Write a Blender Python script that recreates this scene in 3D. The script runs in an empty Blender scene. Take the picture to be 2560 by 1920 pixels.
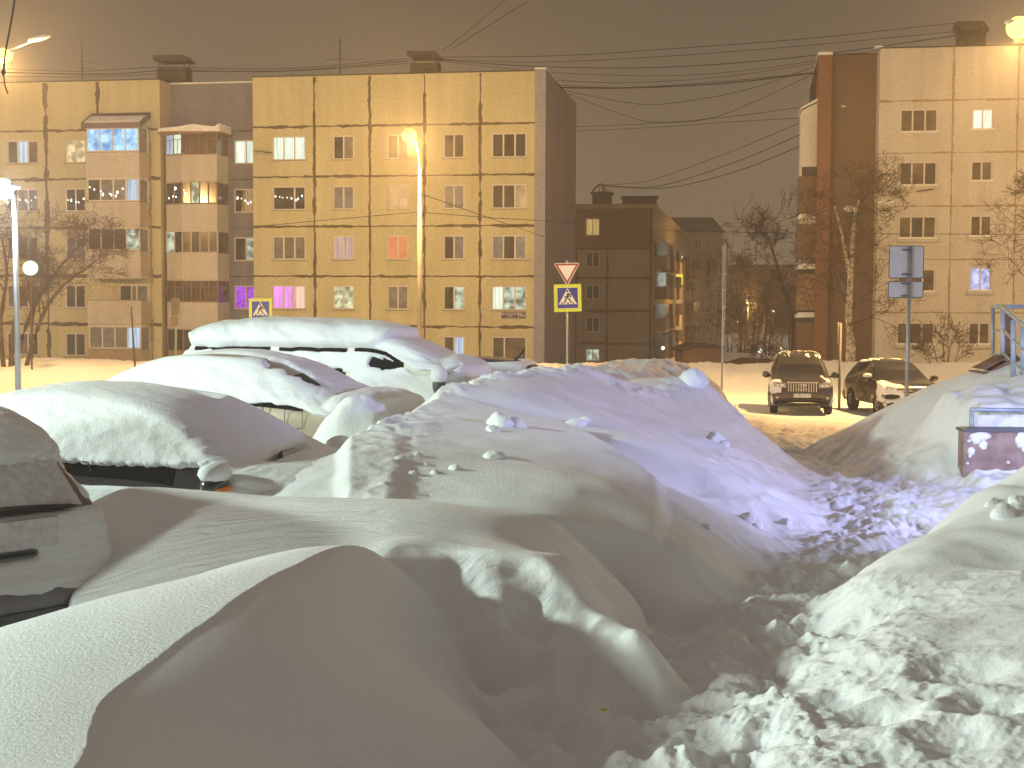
import bpy, math, random
import numpy as np
from mathutils import Matrix, Vector

# ------------------------------------------------------------------ camera, sky, lights, exposure
C = bpy.context.scene
random.seed(7)
EYE = 3.25                      # lens height over the road
FPX = 3600.0                    # focal length in photo pixels (2560 wide)
PITCH = math.atan(210.0 / FPX)
ROLL = 0.0039
camd = bpy.data.cameras.new('camera')
cam = bpy.data.objects.new('camera', camd)
C.collection.objects.link(cam)
camd.sensor_width = 36.0
camd.lens = 36.0 * FPX / 2560.0
camd.clip_start = 0.1
camd.clip_end = 4000
RCAM = Matrix.Rotation(math.pi / 2 - PITCH, 3, 'X') @ Matrix.Rotation(ROLL, 3, 'Z')
cam.matrix_world = Matrix.Translation((0, 0, EYE)) @ RCAM.to_4x4()
C.camera = cam

C.render.engine = 'CYCLES'
cy = C.cycles
cy.use_denoising = True
try:
    cy.denoiser = 'OPENIMAGEDENOISE'
except Exception:
    pass
cy.max_bounces = 6
cy.diffuse_bounces = 3
cy.glossy_bounces = 3
cy.transmission_bounces = 4
cy.volume_bounces = 1
cy.transparent_max_bounces = 6
cy.sample_clamp_indirect = 4.0
cy.caustics_reflective = False
cy.caustics_refractive = False
C.view_settings.view_transform = 'Standard'
C.view_settings.look = 'None'
C.view_settings.exposure = 0.0
C.view_settings.gamma = 1.0

wd = bpy.data.worlds.new('World')
C.world = wd
wd.use_nodes = True
wn = wd.node_tree.nodes
wl = wd.node_tree.links
wn.clear()
wo = wn.new('ShaderNodeOutputWorld')
wb = wn.new('ShaderNodeBackground')
wt = wn.new('ShaderNodeTexCoord')
ws = wn.new('ShaderNodeSeparateXYZ')
wr = wn.new('ShaderNodeValToRGB')
wl.new(wt.outputs['Generated'], ws.inputs[0])
wl.new(ws.outputs['Z'], wr.inputs[0])
cr = wr.color_ramp
cr.elements[0].position = 0.0
cr.elements[0].color = (0.225, 0.170, 0.115, 1)
cr.elements[1].position = 1.0
cr.elements[1].color = (0.250, 0.222, 0.195, 1)
e = cr.elements.new(0.20)
e.color = (0.150, 0.110, 0.071, 1)
wnz = wn.new('ShaderNodeTexNoise')
wnz.inputs['Scale'].default_value = 2.2
wnz.inputs['Detail'].default_value = 5
wl.new(wt.outputs['Generated'], wnz.inputs['Vector'])
wmx = wn.new('ShaderNodeMixRGB')
wmx.blend_type = 'MULTIPLY'
wmx.inputs[0].default_value = 0.38
wl.new(wr.outputs[0], wmx.inputs[1])
wl.new(wnz.outputs['Fac'], wmx.inputs[2])
wl.new(wmx.outputs[0], wb.inputs['Color'])
wb.inputs['Strength'].default_value = 1.2
wl.new(wb.outputs[0], wo.inputs['Surface'])


def lamp(name, loc, power, color, radius=0.15, aim=None, cone=None):
    l = bpy.data.lights.new(name, 'SPOT' if aim else 'POINT')
    l.energy = power
    l.color = color
    l.shadow_soft_size = radius
    o = bpy.data.objects.new(name, l)
    o.location = loc
    if aim:
        l.spot_size = math.radians(cone)
        l.spot_blend = 0.6
        o.rotation_euler = (Vector(aim) - Vector(loc)).to_track_quat('-Z', 'Y').to_euler()
    C.collection.objects.link(o)
    return o


SODIUM = (1.0, 0.57, 0.19)
# white yard lamp on the house left of the frame, and the violet shop light right of it
lamp('yard_lamp_light', (-14.5, 9.5, 6.5), 9300, (0.80, 1.0, 0.88), 0.4)
lamp('yard_lamp_light', (-13.0, -3.6, 4.7), 5600, (0.84, 1.0, 0.88), 0.6)
lamp('shop_light', (8.8, 11.0, 3.6), 2700, (0.50, 0.54, 1.0), 0.5, aim=(2.6, 17.5, 1.0), cone=112)


def ray(px, py):
    d = RCAM @ Vector(((px - 1280) / FPX, -(py - 960) / FPX, -1.0))
    return d


def at(px, py, D):
    """the place in the yard seen at a pixel of the photograph, D metres in front of the lens"""
    d = ray(px, py)
    return Vector((0, 0, EYE)) + d * (D / d.y)


# ------------------------------------------------------------------ materials
M = {}


def mat(name, col, rough=0.7, var=0.0, vscale=8.0, bump=0.0, bscale=40.0, metal=0.0, spec=0.4, col2=None, coat=0.0):
    m = bpy.data.materials.new(name)
    m.use_nodes = True
    nt = m.node_tree
    b = nt.nodes['Principled BSDF']
    b.inputs['Roughness'].default_value = rough
    b.inputs['Metallic'].default_value = metal
    b.inputs['Specular IOR Level'].default_value = spec
    b.inputs['Coat Weight'].default_value = coat
    b.inputs['Base Color'].default_value = (*col, 1)
    tc = nt.nodes.new('ShaderNodeTexCoord')
    if var > 0 or col2:
        n = nt.nodes.new('ShaderNodeTexNoise')
        n.inputs['Scale'].default_value = vscale
        n.inputs['Detail'].default_value = 5
        nt.links.new(tc.outputs['Object'], n.inputs['Vector'])
        r = nt.nodes.new('ShaderNodeValToRGB')
        c2 = col2 or tuple(c * (1 - var) for c in col)
        c1 = col if col2 else tuple(min(1, c * (1 + var)) for c in col)
        r.color_ramp.elements[0].position = 0.35
        r.color_ramp.elements[0].color = (*c2, 1)
        r.color_ramp.elements[1].position = 0.65
        r.color_ramp.elements[1].color = (*c1, 1)
        nt.links.new(n.outputs['Fac'], r.inputs[0])
        nt.links.new(r.outputs[0], b.inputs['Base Color'])
    if bump > 0:
        n2 = nt.nodes.new('ShaderNodeTexNoise')
        n2.inputs['Scale'].default_value = bscale
        n2.inputs['Detail'].default_value = 4
        nt.links.new(tc.outputs['Object'], n2.inputs['Vector'])
        bp = nt.nodes.new('ShaderNodeBump')
        bp.inputs['Strength'].default_value = 1.0
        bp.inputs['Distance'].default_value = bump
        nt.links.new(n2.outputs['Fac'], bp.inputs['Height'])
        nt.links.new(bp.outputs[0], b.inputs['Normal'])
    M[name] = m
    return m


def plaster(name, col, streak=0.12):
    """exposed-grain panel render: fine speckle, broad tone drift and rain streaks"""
    m = mat(name, col, 0.92)
    nt = m.node_tree
    N = nt.nodes.new
    L = nt.links.new
    b = nt.nodes['Principled BSDF']
    tc = N('ShaderNodeTexCoord')

    def noise(scale, det, sc=(1, 1, 1)):
        mp = N('ShaderNodeMapping')
        mp.inputs['Scale'].default_value = sc
        L(tc.outputs['Object'], mp.inputs['Vector'])
        n = N('ShaderNodeTexNoise')
        n.inputs['Scale'].default_value = scale
        n.inputs['Detail'].default_value = det
        L(mp.outputs[0], n.inputs['Vector'])
        return n.outputs['Fac']

    def ramp(f, lo, hi, a, c):
        r = N('ShaderNodeMapRange')
        r.inputs['From Min'].default_value = lo
        r.inputs['From Max'].default_value = hi
        r.inputs['To Min'].default_value = a
        r.inputs['To Max'].default_value = c
        L(f, r.inputs['Value'])
        return r.outputs[0]

    def mul(p, q):
        k = N('ShaderNodeMath')
        k.operation = 'MULTIPLY'
        L(p, k.inputs[0])
        L(q, k.inputs[1])
        return k.outputs[0]
    f = mul(mul(ramp(noise(9.0, 3), .3, .7, .86, 1.12), ramp(noise(.28, 3), .3, .7, .92, 1.07)), ramp(noise(1.0, 4, (1.6, 1.6, .13)), .35, .75, 1.0 + streak * .3, 1.0 - streak))
    v = N('ShaderNodeVectorMath')
    v.operation = 'SCALE'
    v.inputs[0].default_value = col
    L(f, v.inputs['Scale'])
    L(v.outputs[0], b.inputs['Base Color'])
    bp = N('ShaderNodeBump')
    bp.inputs['Distance'].default_value = 0.02
    L(noise(22.0, 3), bp.inputs['Height'])
    L(bp.outputs[0], b.inputs['Normal'])


def emit(name, col, strength, stripes=0.0, scale=9.0, col2=None, noise=0.0):
    """something that gives off light: a lamp glass, the bright curtain in a lit window or an imitated lamp reflection"""
    m = bpy.data.materials.new(name)
    m.use_nodes = True
    nt = m.node_tree
    nt.nodes.remove(nt.nodes['Principled BSDF'])
    em = nt.nodes.new('ShaderNodeEmission')
    em.inputs['Strength'].default_value = strength
    em.inputs['Color'].default_value = (*col, 1)
    out = nt.nodes['Material Output']
    if stripes > 0 or noise > 0:
        tc = nt.nodes.new('ShaderNodeTexCoord')
        mp = nt.nodes.new('ShaderNodeMapping')
        nt.links.new(tc.outputs['Object'], mp.inputs['Vector'])
        n = nt.nodes.new('ShaderNodeTexNoise')
        if stripes > 0:
            mp.inputs['Scale'].default_value = (scale, 0.3, 0.35)
        else:
            mp.inputs['Scale'].default_value = (scale, scale, scale)
        n.inputs['Scale'].default_value = 1.0
        n.inputs['Detail'].default_value = 3
        nt.links.new(mp.outputs[0], n.inputs['Vector'])
        r = nt.nodes.new('ShaderNodeValToRGB')
        r.color_ramp.elements[0].position = 0.38
        r.color_ramp.elements[1].position = 0.62
        c2 = col2 or tuple(c * (1 - max(stripes, noise)) for c in col)
        r.color_ramp.elements[0].color = (*c2, 1)
        r.color_ramp.elements[1].color = (*col, 1)
        nt.links.new(n.outputs['Fac'], r.inputs[0])
        nt.links.new(r.outputs[0], em.inputs['Color'])
    nt.links.new(em.outputs[0], out.inputs['Surface'])
    M[name] = m
    return m


def snow_material(name, ripple=0.0, dirt=True, grain=0.004):
    m = bpy.data.materials.new(name)
    m.use_nodes = True
    nt = m.node_tree
    N = nt.nodes.new
    L = nt.links.new
    b = nt.nodes['Principled BSDF']
    b.inputs['Roughness'].default_value = 0.85
    b.inputs['Specular IOR Level'].default_value = 0.25
    tc = N('ShaderNodeTexCoord')
    base = (0.86, 0.87, 0.89, 1)
    if dirt:
        at_ = N('ShaderNodeAttribute')
        at_.attribute_name = 'dirt'
        n = N('ShaderNodeTexNoise')
        n.inputs['Scale'].default_value = 5.0
        n.inputs['Detail'].default_value = 8
        L(tc.outputs['Object'], n.inputs['Vector'])
        mm = N('ShaderNodeMath')
        mm.operation = 'MULTIPLY_ADD'
        L(n.outputs['Fac'], mm.inputs[0])
        mm.inputs[1].default_value = 1.6
        mm.inputs[2].default_value = -0.3
        m2 = N('ShaderNodeMath')
        m2.operation = 'MULTIPLY'
        m2.use_clamp = True
        L(mm.outputs[0], m2.inputs[0])
        L(at_.outputs['Fac'], m2.inputs[1])
        mx = N('ShaderNodeMixRGB')
        mx.inputs[1].default_value = base
        mx.inputs[2].default_value = (0.40, 0.33, 0.26, 1)
        L(m2.outputs[0], mx.inputs[0])
        L(mx.outputs[0], b.inputs['Base Color'])
    else:
        b.inputs['Base Color'].default_value = base
    g = N('ShaderNodeTexNoise')
    g.inputs['Scale'].default_value = 55.0
    g.inputs['Detail'].default_value = 6
    g.inputs['Roughness'].default_value = 0.7
    L(tc.outputs['Object'], g.inputs['Vector'])
    b1 = N('ShaderNodeBump')
    b1.inputs['Distance'].default_value = grain * 2.2
    b1.inputs['Strength'].default_value = 0.8
    L(g.outputs['Fac'], b1.inputs['Height'])
    last = b1
    if ripple > 0:
        mp = N('ShaderNodeMapping')
        mp.inputs['Rotation'].default_value = (0, 0, math.radians(-62))
        mp.inputs['Scale'].default_value = (1.6, 6.5, 1.0)
        L(tc.outputs['Object'], mp.inputs['Vector'])
        rn = N('ShaderNodeTexNoise')
        rn.inputs['Scale'].default_value = 1.6
        rn.inputs['Detail'].default_value = 5
        rn.inputs['Distortion'].default_value = 0.9
        L(mp.outputs[0], rn.inputs['Vector'])
        ra = N('ShaderNodeAttribute')
        ra.attribute_name = 'ripple'
        rm = N('ShaderNodeMath')
        rm.operation = 'MULTIPLY'
        L(rn.outputs['Fac'], rm.inputs[0])
        L(ra.outputs['Fac'], rm.inputs[1])
        b2 = N('ShaderNodeBump')
        b2.inputs['Distance'].default_value = ripple
        L(rm.outputs[0], b2.inputs['Height'])
        L(b1.outputs[0], b2.inputs['Normal'])
        last = b2
    L(last.outputs[0], b.inputs['Normal'])
    M[name] = m
    return m


snow_material('snow', 0.022)
snow_material('car_snow', 0.0, dirt=False, grain=0.006)
mat('roof_snow', (0.82, 0.82, 0.84), 0.9, 0.08, 3, 0.02, 12)
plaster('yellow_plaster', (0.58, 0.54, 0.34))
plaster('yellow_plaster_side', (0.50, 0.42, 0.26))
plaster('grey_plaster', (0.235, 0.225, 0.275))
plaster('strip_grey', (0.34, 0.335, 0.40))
plaster('parapet_panel', (0.58, 0.54, 0.49))
plaster('beige_plaster', (0.60, 0.57, 0.52))
plaster('brown_plaster', (0.19, 0.125, 0.085))
plaster('rust_plaster', (0.24, 0.125, 0.08))
plaster('dim_plaster', (0.38, 0.29, 0.19))
plaster('dim_brick', (0.25, 0.15, 0.095))
mat('joint', (0.11, 0.075, 0.04), 0.95, 0.35, 6)
mat('faint_joint', (0.34, 0.25, 0.16), 0.95, 0.3, 6)
mat('roof_tar', (0.07, 0.06, 0.05), 0.9, 0.3, 4)
mat('vent_brick', (0.10, 0.075, 0.05), 0.9, 0.35, 5, 0.02, 14)
mat('frame_white', (0.70, 0.66, 0.62), 0.5, 0.05)
mat('frame_wood', (0.30, 0.20, 0.13), 0.7, 0.2)
mat('sill_metal', (0.30, 0.24, 0.18), 0.5, 0.1)
mat('glass_dark', (0.055, 0.05, 0.045), 0.12, 0.4, 1.5, spec=0.6)
mat('glass_brown', (0.12, 0.085, 0.06), 0.15, 0.4, 1.5, spec=0.6)
mat('glass_grey', (0.20, 0.195, 0.20), 0.2, 0.25, 2.5, spec=0.5)
mat('glass_blue', (0.19, 0.20, 0.25), 0.2, 0.25, 3.0, spec=0.5)
mat('glass_salmon', (0.72, 0.33, 0.24), 0.4, 0.1, 3.0, spec=0.4)
mat('siding_white', (0.72, 0.70, 0.66), 0.6, 0.08, 6)
mat('corrugated', (0.16, 0.12, 0.15), 0.45, 0.15, 5, metal=0.4)
emit('lit_white', (0.86, 0.97, 0.80), 1.23, 0.35, 9, noise=0)
emit('lit_cool', (0.62, 0.80, 1.0), 0.98, 0.5, 7)
emit('lit_cyan', (0.45, 0.78, 1.0), 1.23, 0, 2.2, (0.10, 0.28, 0.60), 0.7)
emit('lit_warm', (1.0, 0.82, 0.46), 0.98, 0, 3.0, (0.35, 0.26, 0.12), 0.6)
emit('lit_pink', (0.95, 0.62, 0.55), 0.72, 0.45, 10)
emit('lit_magenta', (0.92, 0.30, 0.95), 1.23, 0.4, 5, (0.55, 0.22, 0.42))
emit('lit_peach', (1.0, 0.62, 0.50), 1.17, 0.25, 8)
emit('lit_violet', (0.55, 0.05, 1.0), 1.17, 0, 5.0, (0.12, 0.05, 0.16), 0.8)
emit('lit_cream', (0.85, 0.88, 0.55), 1.04, 0, 2.6, (0.22, 0.20, 0.12), 0.6)
emit('lit_green', (0.70, 0.85, 0.62), 0.91, 0, 2.4, (0.16, 0.16, 0.13), 0.7)
emit('lit_bluewhite', (0.62, 0.66, 1.0), 1.23, 0, 3.2, (0.30, 0.32, 0.62), 0.5)
emit('lit_yellow', (1.0, 0.80, 0.12), 1.17)
emit('lit_amber', (0.95, 0.62, 0.22), 0.59, 0.2, 4)
emit('bright_dot', (0.95, 1.0, 0.92), 3.0)  # white glow for a low lamp and for lamp reflections imitated on panes
emit('sodium_glass', (1.0, 0.66, 0.10), 4.5)
emit('led_glass', (0.85, 0.95, 1.0), 30.0)
emit('globe_glass', (0.96, 1.0, 0.80), 1.25)
emit('far_bulb', (1.0, 0.85, 0.55), 3.0)
mat('pole_grey', (0.33, 0.35, 0.38), 0.45, 0.15, 4, metal=0.5)
mat('pole_dark', (0.10, 0.11, 0.13), 0.5, 0.15, 4, metal=0.4)
mat('pole_concrete', (0.34, 0.30, 0.25), 0.8, 0.1, 4)
mat('lamp_grey', (0.62, 0.64, 0.66), 0.4, 0.05)
mat('cable', (0.035, 0.03, 0.025), 0.8)
mat('sign_yellow', (0.62, 0.72, 0.03), 0.35)
mat('sign_blue', (0.035, 0.045, 0.30), 0.35)
mat('sign_white', (0.80, 0.80, 0.78), 0.35)
mat('sign_black', (0.015, 0.015, 0.018), 0.5)
mat('sign_red', (0.36, 0.05, 0.03), 0.35)
mat('sign_back', (0.50, 0.51, 0.56), 0.5, 0.04, 3, metal=0.2)
mat('plaque_blue', (0.07, 0.06, 0.13), 0.5)
mat('bark_dark', (0.085, 0.055, 0.035), 0.9, 0.3, 9)
mat('bark_birch', (0.62, 0.56, 0.46), 0.85, 0, 7, col2=(0.12, 0.09, 0.07))
mat('wood_board', (0.26, 0.16, 0.09), 0.8, 0.3, 6)
mat('rusty', (0.17, 0.085, 0.05), 0.8, 0.3, 6)
mat('rail_paint', (0.34, 0.40, 0.45), 0.5, 0.12, 8, metal=0.3)
mat('porch_pink', (0.36, 0.25, 0.215), 0.75, 0, 5, 0.004, 60, col2=(0.22, 0.145, 0.125))
mat('rubber', (0.02, 0.02, 0.022), 0.8)
mat('rim', (0.35, 0.35, 0.36), 0.35, metal=0.8)
mat('car_glass', (0.008, 0.009, 0.010), 0.06, spec=0.6)
mat('windscreen', (0.02, 0.018, 0.015), 0.05, spec=0.8)
mat('plastic_black', (0.02, 0.02, 0.021), 0.5)
mat('plastic_grey', (0.09, 0.09, 0.095), 0.45)
mat('chrome', (0.7, 0.7, 0.7), 0.15, metal=1.0)
mat('lens_clear', (0.45, 0.45, 0.45), 0.08, spec=0.9, metal=0.3)
mat('lens_orange', (0.75, 0.20, 0.03), 0.15)
mat('paint_graphite', (0.055, 0.05, 0.045), 0.28, metal=0.3, coat=0.6)
mat('paint_black', (0.022, 0.02, 0.018), 0.22, metal=0.2, coat=0.7)
mat('paint_champagne', (0.47, 0.40, 0.31), 0.35, 0.04, 2, metal=0.25, coat=0.4)
mat('paint_white', (0.70, 0.67, 0.62), 0.35, 0.04, 2, coat=0.4)
mat('paint_silver', (0.20, 0.18, 0.185), 0.4, 0.15, 3, metal=0.4, coat=0.3)
mat('paint_blue', (0.012, 0.018, 0.09), 0.25, coat=0.6)
mat('paint_dark', (0.035, 0.03, 0.03), 0.25, coat=0.6)
mat('plate_white', (0.72, 0.72, 0.70), 0.4)
mat('frost', (0.56, 0.55, 0.57), 0.85, 0, 22, 0.01, 40, col2=(0.72, 0.70, 0.72))
mat('clod', (0.78, 0.78, 0.78), 0.9, 0.12, 9, 0.02, 18)


# ------------------------------------------------------------------ object helpers
def link(o, parent=None):
    C.collection.objects.link(o)
    if parent:
        o.parent = parent
    return o


def tag(o, label=None, cat=None, group=None, kind=None):
    if label:
        o['label'] = label
    if cat:
        o['category'] = cat
    if group:
        o['group'] = group
    if kind:
        o['kind'] = kind
    return o


def thing(name, label, cat, loc=(0, 0, 0), rz=0.0, group=None):
    o = bpy.data.objects.new(name, None)
    o.empty_display_size = 0.3
    link(o)
    o.location = loc
    o.rotation_euler = (0, 0, rz)
    return tag(o, label, cat, group)


class MB:
    """collects shapes and links them as one mesh object"""

    def __init__(s):
        s.v = []
        s.f = []
        s.mi = []
        s.sm = []
        s.ms = []

    def m(s, name):
        if name not in s.ms:
            s.ms.append(name)
        return s.ms.index(name)

    def add(s, vs, fs, mn, smooth=False):
        n = len(s.v)
        k = s.m(mn)
        s.v += [tuple(v) for v in vs]
        for f in fs:
            s.f.append(tuple(i + n for i in f))
            s.mi.append(k)
            s.sm.append(smooth)

    def quad(s, a, b, c, d, mn):
        s.add([a, b, c, d], [(0, 1, 2, 3)], mn)

    def box(s, x0, x1, y0, y1, z0, z1, mn):
        vs = [(x, y, z) for z in (z0, z1) for y in (y0, y1) for x in (x0, x1)]
        fs = [(0, 2, 3, 1), (4, 5, 7, 6), (0, 1, 5, 4), (2, 6, 7, 3), (0, 4, 6, 2), (1, 3, 7, 5)]
        s.add(vs, fs, mn)

    def prism(s, pts, axis, a, b, mn):
        """polygon (2-D points) swept along an axis from a to b"""
        def mk(p, t):
            return (t, p[0], p[1]) if axis == 'x' else ((p[0], t, p[1]) if axis == 'y' else (p[0], p[1], t))
        n = len(pts)
        vs = [mk(p, a) for p in pts] + [mk(p, b) for p in pts]
        fs = [tuple(range(n - 1, -1, -1)), tuple(range(n, 2 * n))]
        fs += [(i, (i + 1) % n, n + (i + 1) % n, n + i) for i in range(n)]
        s.add(vs, fs, mn)

    def tube(s, pts, radii, mn, n=8, cap=True):
        pts = [Vector(p) for p in pts]
        if not isinstance(radii, (list, tuple)):
            radii = [radii] * len(pts)
        vs = []
        up = Vector((0, 0, 1))
        for i, p in enumerate(pts):
            t = (pts[min(i + 1, len(pts) - 1)] - pts[max(i - 1, 0)])
            if t.length < 1e-9:
                t = Vector((0, 0, 1))
            t.normalize()
            a = t.cross(up if abs(t.z) < 0.95 else Vector((1, 0, 0))).normalized()
            b = t.cross(a)
            for k in range(n):
                an = 2 * math.pi * k / n
                vs.append(p + (a * math.cos(an) + b * math.sin(an)) * radii[i])
        fs = []
        for i in range(len(pts) - 1):
            for k in range(n):
                k2 = (k + 1) % n
                fs.append((i * n + k, i * n + k2, (i + 1) * n + k2, (i + 1) * n + k))
        if cap:
            fs.append(tuple(range(n - 1, -1, -1)))
            m_ = (len(pts) - 1) * n
            fs.append(tuple(range(m_, m_ + n)))
        s.add(vs, fs, mn, True)

    def ellipsoid(s, c, r, mn, nu=16, nv=10, jitter=0.0, seed=0):
        rnd = random.Random(seed)
        vs = []
        for j in range(nv + 1):
            th = math.pi * j / nv
            for i in range(nu):
                ph = 2 * math.pi * i / nu
                k = 1 + (rnd.uniform(-jitter, jitter) if 0 < j < nv else 0)
                vs.append((c[0] + r[0] * k * math.sin(th) * math.cos(ph), c[1] + r[1] * k * math.sin(th) * math.sin(ph), c[2] + r[2] * k * math.cos(th)))
        fs = []
        for j in range(nv):
            for i in range(nu):
                i2 = (i + 1) % nu
                fs.append((j * nu + i, (j + 1) * nu + i, (j + 1) * nu + i2, j * nu + i2))
        s.add(vs, fs, mn, True)

    def build(s, name, parent=None, label=None):
        me = bpy.data.meshes.new(name)
        me.from_pydata(s.v, [], s.f)
        for k in s.ms:
            me.materials.append(M[k])
        me.polygons.foreach_set('material_index', s.mi)
        me.polygons.foreach_set('use_smooth', s.sm)
        me.update()
        o = bpy.data.objects.new(name, me)
        link(o, parent)
        if label:
            o['label'] = label
        return o


def grid_mesh(name, P, mn, parent=None, attrs=None, flip=False):
    """smooth sheet from an (n, m, 3) array"""
    n, m, _ = P.shape
    idx = np.arange(n * m, dtype=np.int32).reshape(n, m)
    q = np.stack([idx[:-1, :-1], idx[:-1, 1:], idx[1:, 1:], idx[1:, :-1]], -1).reshape(-1, 4)
    if flip:
        q = q[:, ::-1]
    me = bpy.data.meshes.new(name)
    me.vertices.add(n * m)
    me.vertices.foreach_set('co', P.reshape(-1).astype(np.float32))
    nf = len(q)
    me.loops.add(nf * 4)
    me.loops.foreach_set('vertex_index', q.reshape(-1).astype(np.int32))
    me.polygons.add(nf)
    me.polygons.foreach_set('loop_start', np.arange(0, nf * 4, 4, dtype=np.int32))
    me.polygons.foreach_set('use_smooth', np.ones(nf, dtype=bool))
    me.materials.append(M[mn])
    if attrs:
        for k, a in attrs.items():
            at_ = me.attributes.new(k, 'FLOAT', 'POINT')
            at_.data.foreach_set('value', a.reshape(-1).astype(np.float32))
    me.update(calc_edges=True)
    me.validate()
    o = bpy.data.objects.new(name, me)
    link(o, parent)
    return o


def text_mesh(name, s, size, mn, parent, mw, extrude=0.002):
    cu = bpy.data.curves.new(name, 'FONT')
    cu.body = s
    cu.size = size
    cu.align_x = 'CENTER'
    cu.align_y = 'CENTER'
    cu.extrude = extrude
    tmp = bpy.data.objects.new(name + '_tmp', cu)
    C.collection.objects.link(tmp)
    dg = bpy.context.evaluated_depsgraph_get()
    me = bpy.data.meshes.new_from_object(tmp.evaluated_get(dg))
    bpy.data.objects.remove(tmp)
    me.materials.clear()
    me.materials.append(M[mn])
    o = bpy.data.objects.new(name, me)
    link(o, parent)
    o.matrix_local = mw
    return o


# ------------------------------------------------------------------ noise
def _hash(ix, iy, seed):
    h = (ix.astype(np.int64) * 374761393 + iy.astype(np.int64) * 668265263 + seed * 974634777) & 0xffffffff
    h = ((h ^ (h >> 13)) * 1274126177) & 0xffffffff
    h = (h ^ (h >> 16)) & 0xffffffff
    return h


def noise2(x, y, seed=0):
    ix = np.floor(x)
    iy = np.floor(y)
    fx = x - ix
    fy = y - iy

    def g(dx, dy):
        a = _hash(ix + dx, iy + dy, seed).astype(np.float64) / 4294967296.0 * 2 * np.pi
        return np.cos(a) * (fx - dx) + np.sin(a) * (fy - dy)
    u = fx * fx * fx * (fx * (fx * 6 - 15) + 10)
    v = fy * fy * fy * (fy * (fy * 6 - 15) + 10)
    a = g(0, 0) * (1 - u) + g(1, 0) * u
    b = g(0, 1) * (1 - u) + g(1, 1) * u
    return (a * (1 - v) + b * v) * 1.5


def fbm(x, y, sc, octv=4, seed=0, gain=0.5):
    s = np.zeros_like(x)
    a = 1.0
    f = 1.0 / sc
    for i in range(octv):
        s += a * noise2(x * f, y * f, seed + i * 17)
        a *= gain
        f *= 2.03
    return s


def billow(x, y, sc, octv=3, seed=0):
    s = np.zeros_like(x)
    a = 1.0
    f = 1.0 / sc
    for i in range(octv):
        s += a * (1 - 2 * np.abs(noise2(x * f, y * f, seed + i * 31)))
        a *= 0.5
        f *= 2.1
    return s


def smax(a, b, k):
    h = np.clip(0.5 + 0.5 * (a - b) / k, 0, 1)
    return b * (1 - h) + a * h + k * h * (1 - h)


def smin(a, b, k):
    return -smax(-a, -b, k)


def sstep(a, b, x):
    t = np.clip((x - a) / (b - a), 0, 1)
    return t * t * (3 - 2 * t)


def tps_layer(pts, fall=2.0, reg=1e-4):
    """smooth surface through scattered points, dropping away outside their hull"""
    p = np.array([tuple(q) for q in pts], float)
    xy = p[:, :2]
    z = p[:, 2]
    n = len(p)

    def U(r2):
        return 0.5 * r2 * np.log(r2 + 1e-12)
    d2 = ((xy[:, None] - xy[None]) ** 2).sum(-1)
    A = np.zeros((n + 3, n + 3))
    A[:n, :n] = U(d2) + np.eye(n) * reg
    A[:n, n] = 1
    A[:n, n + 1:] = xy
    A[n:, :n] = A[:n, n:].T
    b = np.zeros(n + 3)
    b[:n] = z
    w = np.linalg.solve(A, b)
    # convex hull
    s = sorted(map(tuple, xy))

    def half(ps):
        h = []
        for q in ps:
            while len(h) > 1 and (h[-1][0] - h[-2][0]) * (q[1] - h[-2][1]) - (h[-1][1] - h[-2][1]) * (q[0] - h[-2][0]) <= 0:
                h.pop()
            h.append(q)
        return h[:-1]
    hull = half(s) + half(s[::-1])

    def f(x, y):
        o = np.full(x.shape, -1e9)
        for i in range(len(hull)):
            ax, ay = hull[i]
            bx, by = hull[(i + 1) % len(hull)]
            l = math.hypot(bx - ax, by - ay)
            o = np.maximum(o, ((bx - ax) * -(y - ay) + (by - ay) * (x - ax)) / l)
        out = np.full(x.shape, -50.0)
        k = o < 3.0
        xx = x[k]
        yy = y[k]
        r = w[n] + w[n + 1] * xx + w[n + 2] * yy
        for i in range(n):
            r = r + w[i] * U((xx - xy[i, 0]) ** 2 + (yy - xy[i, 1]) ** 2)
        oo = np.maximum(0, o[k])
        out[k] = r - fall * oo * oo / (oo + 0.15)
        return out
    return f


# ------------------------------------------------------------------ the snow ground
def V3(x, y, z):
    return (x, y, z)


def smooth_curve(pts, sigma=0.12):
    """soft curve through (y, value) pairs, as a function of y"""
    p = np.array(sorted(pts), float)
    t = np.linspace(p[0, 0] - 2, p[-1, 0] + 2, 2400)
    v = np.interp(t, p[:, 0], p[:, 1])
    st = t[1] - t[0]
    n = int(4 * sigma / st)
    g = np.exp(-0.5 * (np.arange(-n, n + 1) * st / sigma) ** 2)
    g /= g.sum()
    v = np.convolve(np.pad(v, n, mode='edge'), g, 'valid')
    return lambda y: np.interp(y, t, v)


_crest = [(-1.20, 2.6, 1.84), (-1.23, 3.4, 1.90), at(205, 1900, 4.1), at(232, 1750, 4.5), at(330, 1682, 4.75), at(520, 1560, 5.1), at(600, 1500, 5.42), at(680, 1441, 5.75), at(760, 1401, 6.1), at(830, 1366, 6.38), at(890, 1358, 6.62), at(945, 1372, 6.8), (-0.55, 7.1, 1.90), (-0.45, 7.5, 1.55), (-0.3, 8.2, 1.1)]
_cx = smooth_curve([(c[1], c[0]) for c in _crest], 0.15)
_cz = smooth_curve([(c[1], c[2]) for c in _crest], 0.13)
_rp = smooth_curve([(-2, 0), (0, 0), (0.10, 0.030), (0.25, 0.120), (0.5, 0.28), (0.85, 0.49), (1.0, 0.60), (1.2, 0.88), (1.6, 1.3), (3, 2.5), (8, 6)], 0.075)
_lp = smooth_curve([(-2, 0), (0, 0), (0.25, 0.0), (0.7, 0.06), (1.2, 0.22), (2.0, 0.46), (3.0, 0.70), (5, 0.9), (9, 3)], 0.12)


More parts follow.
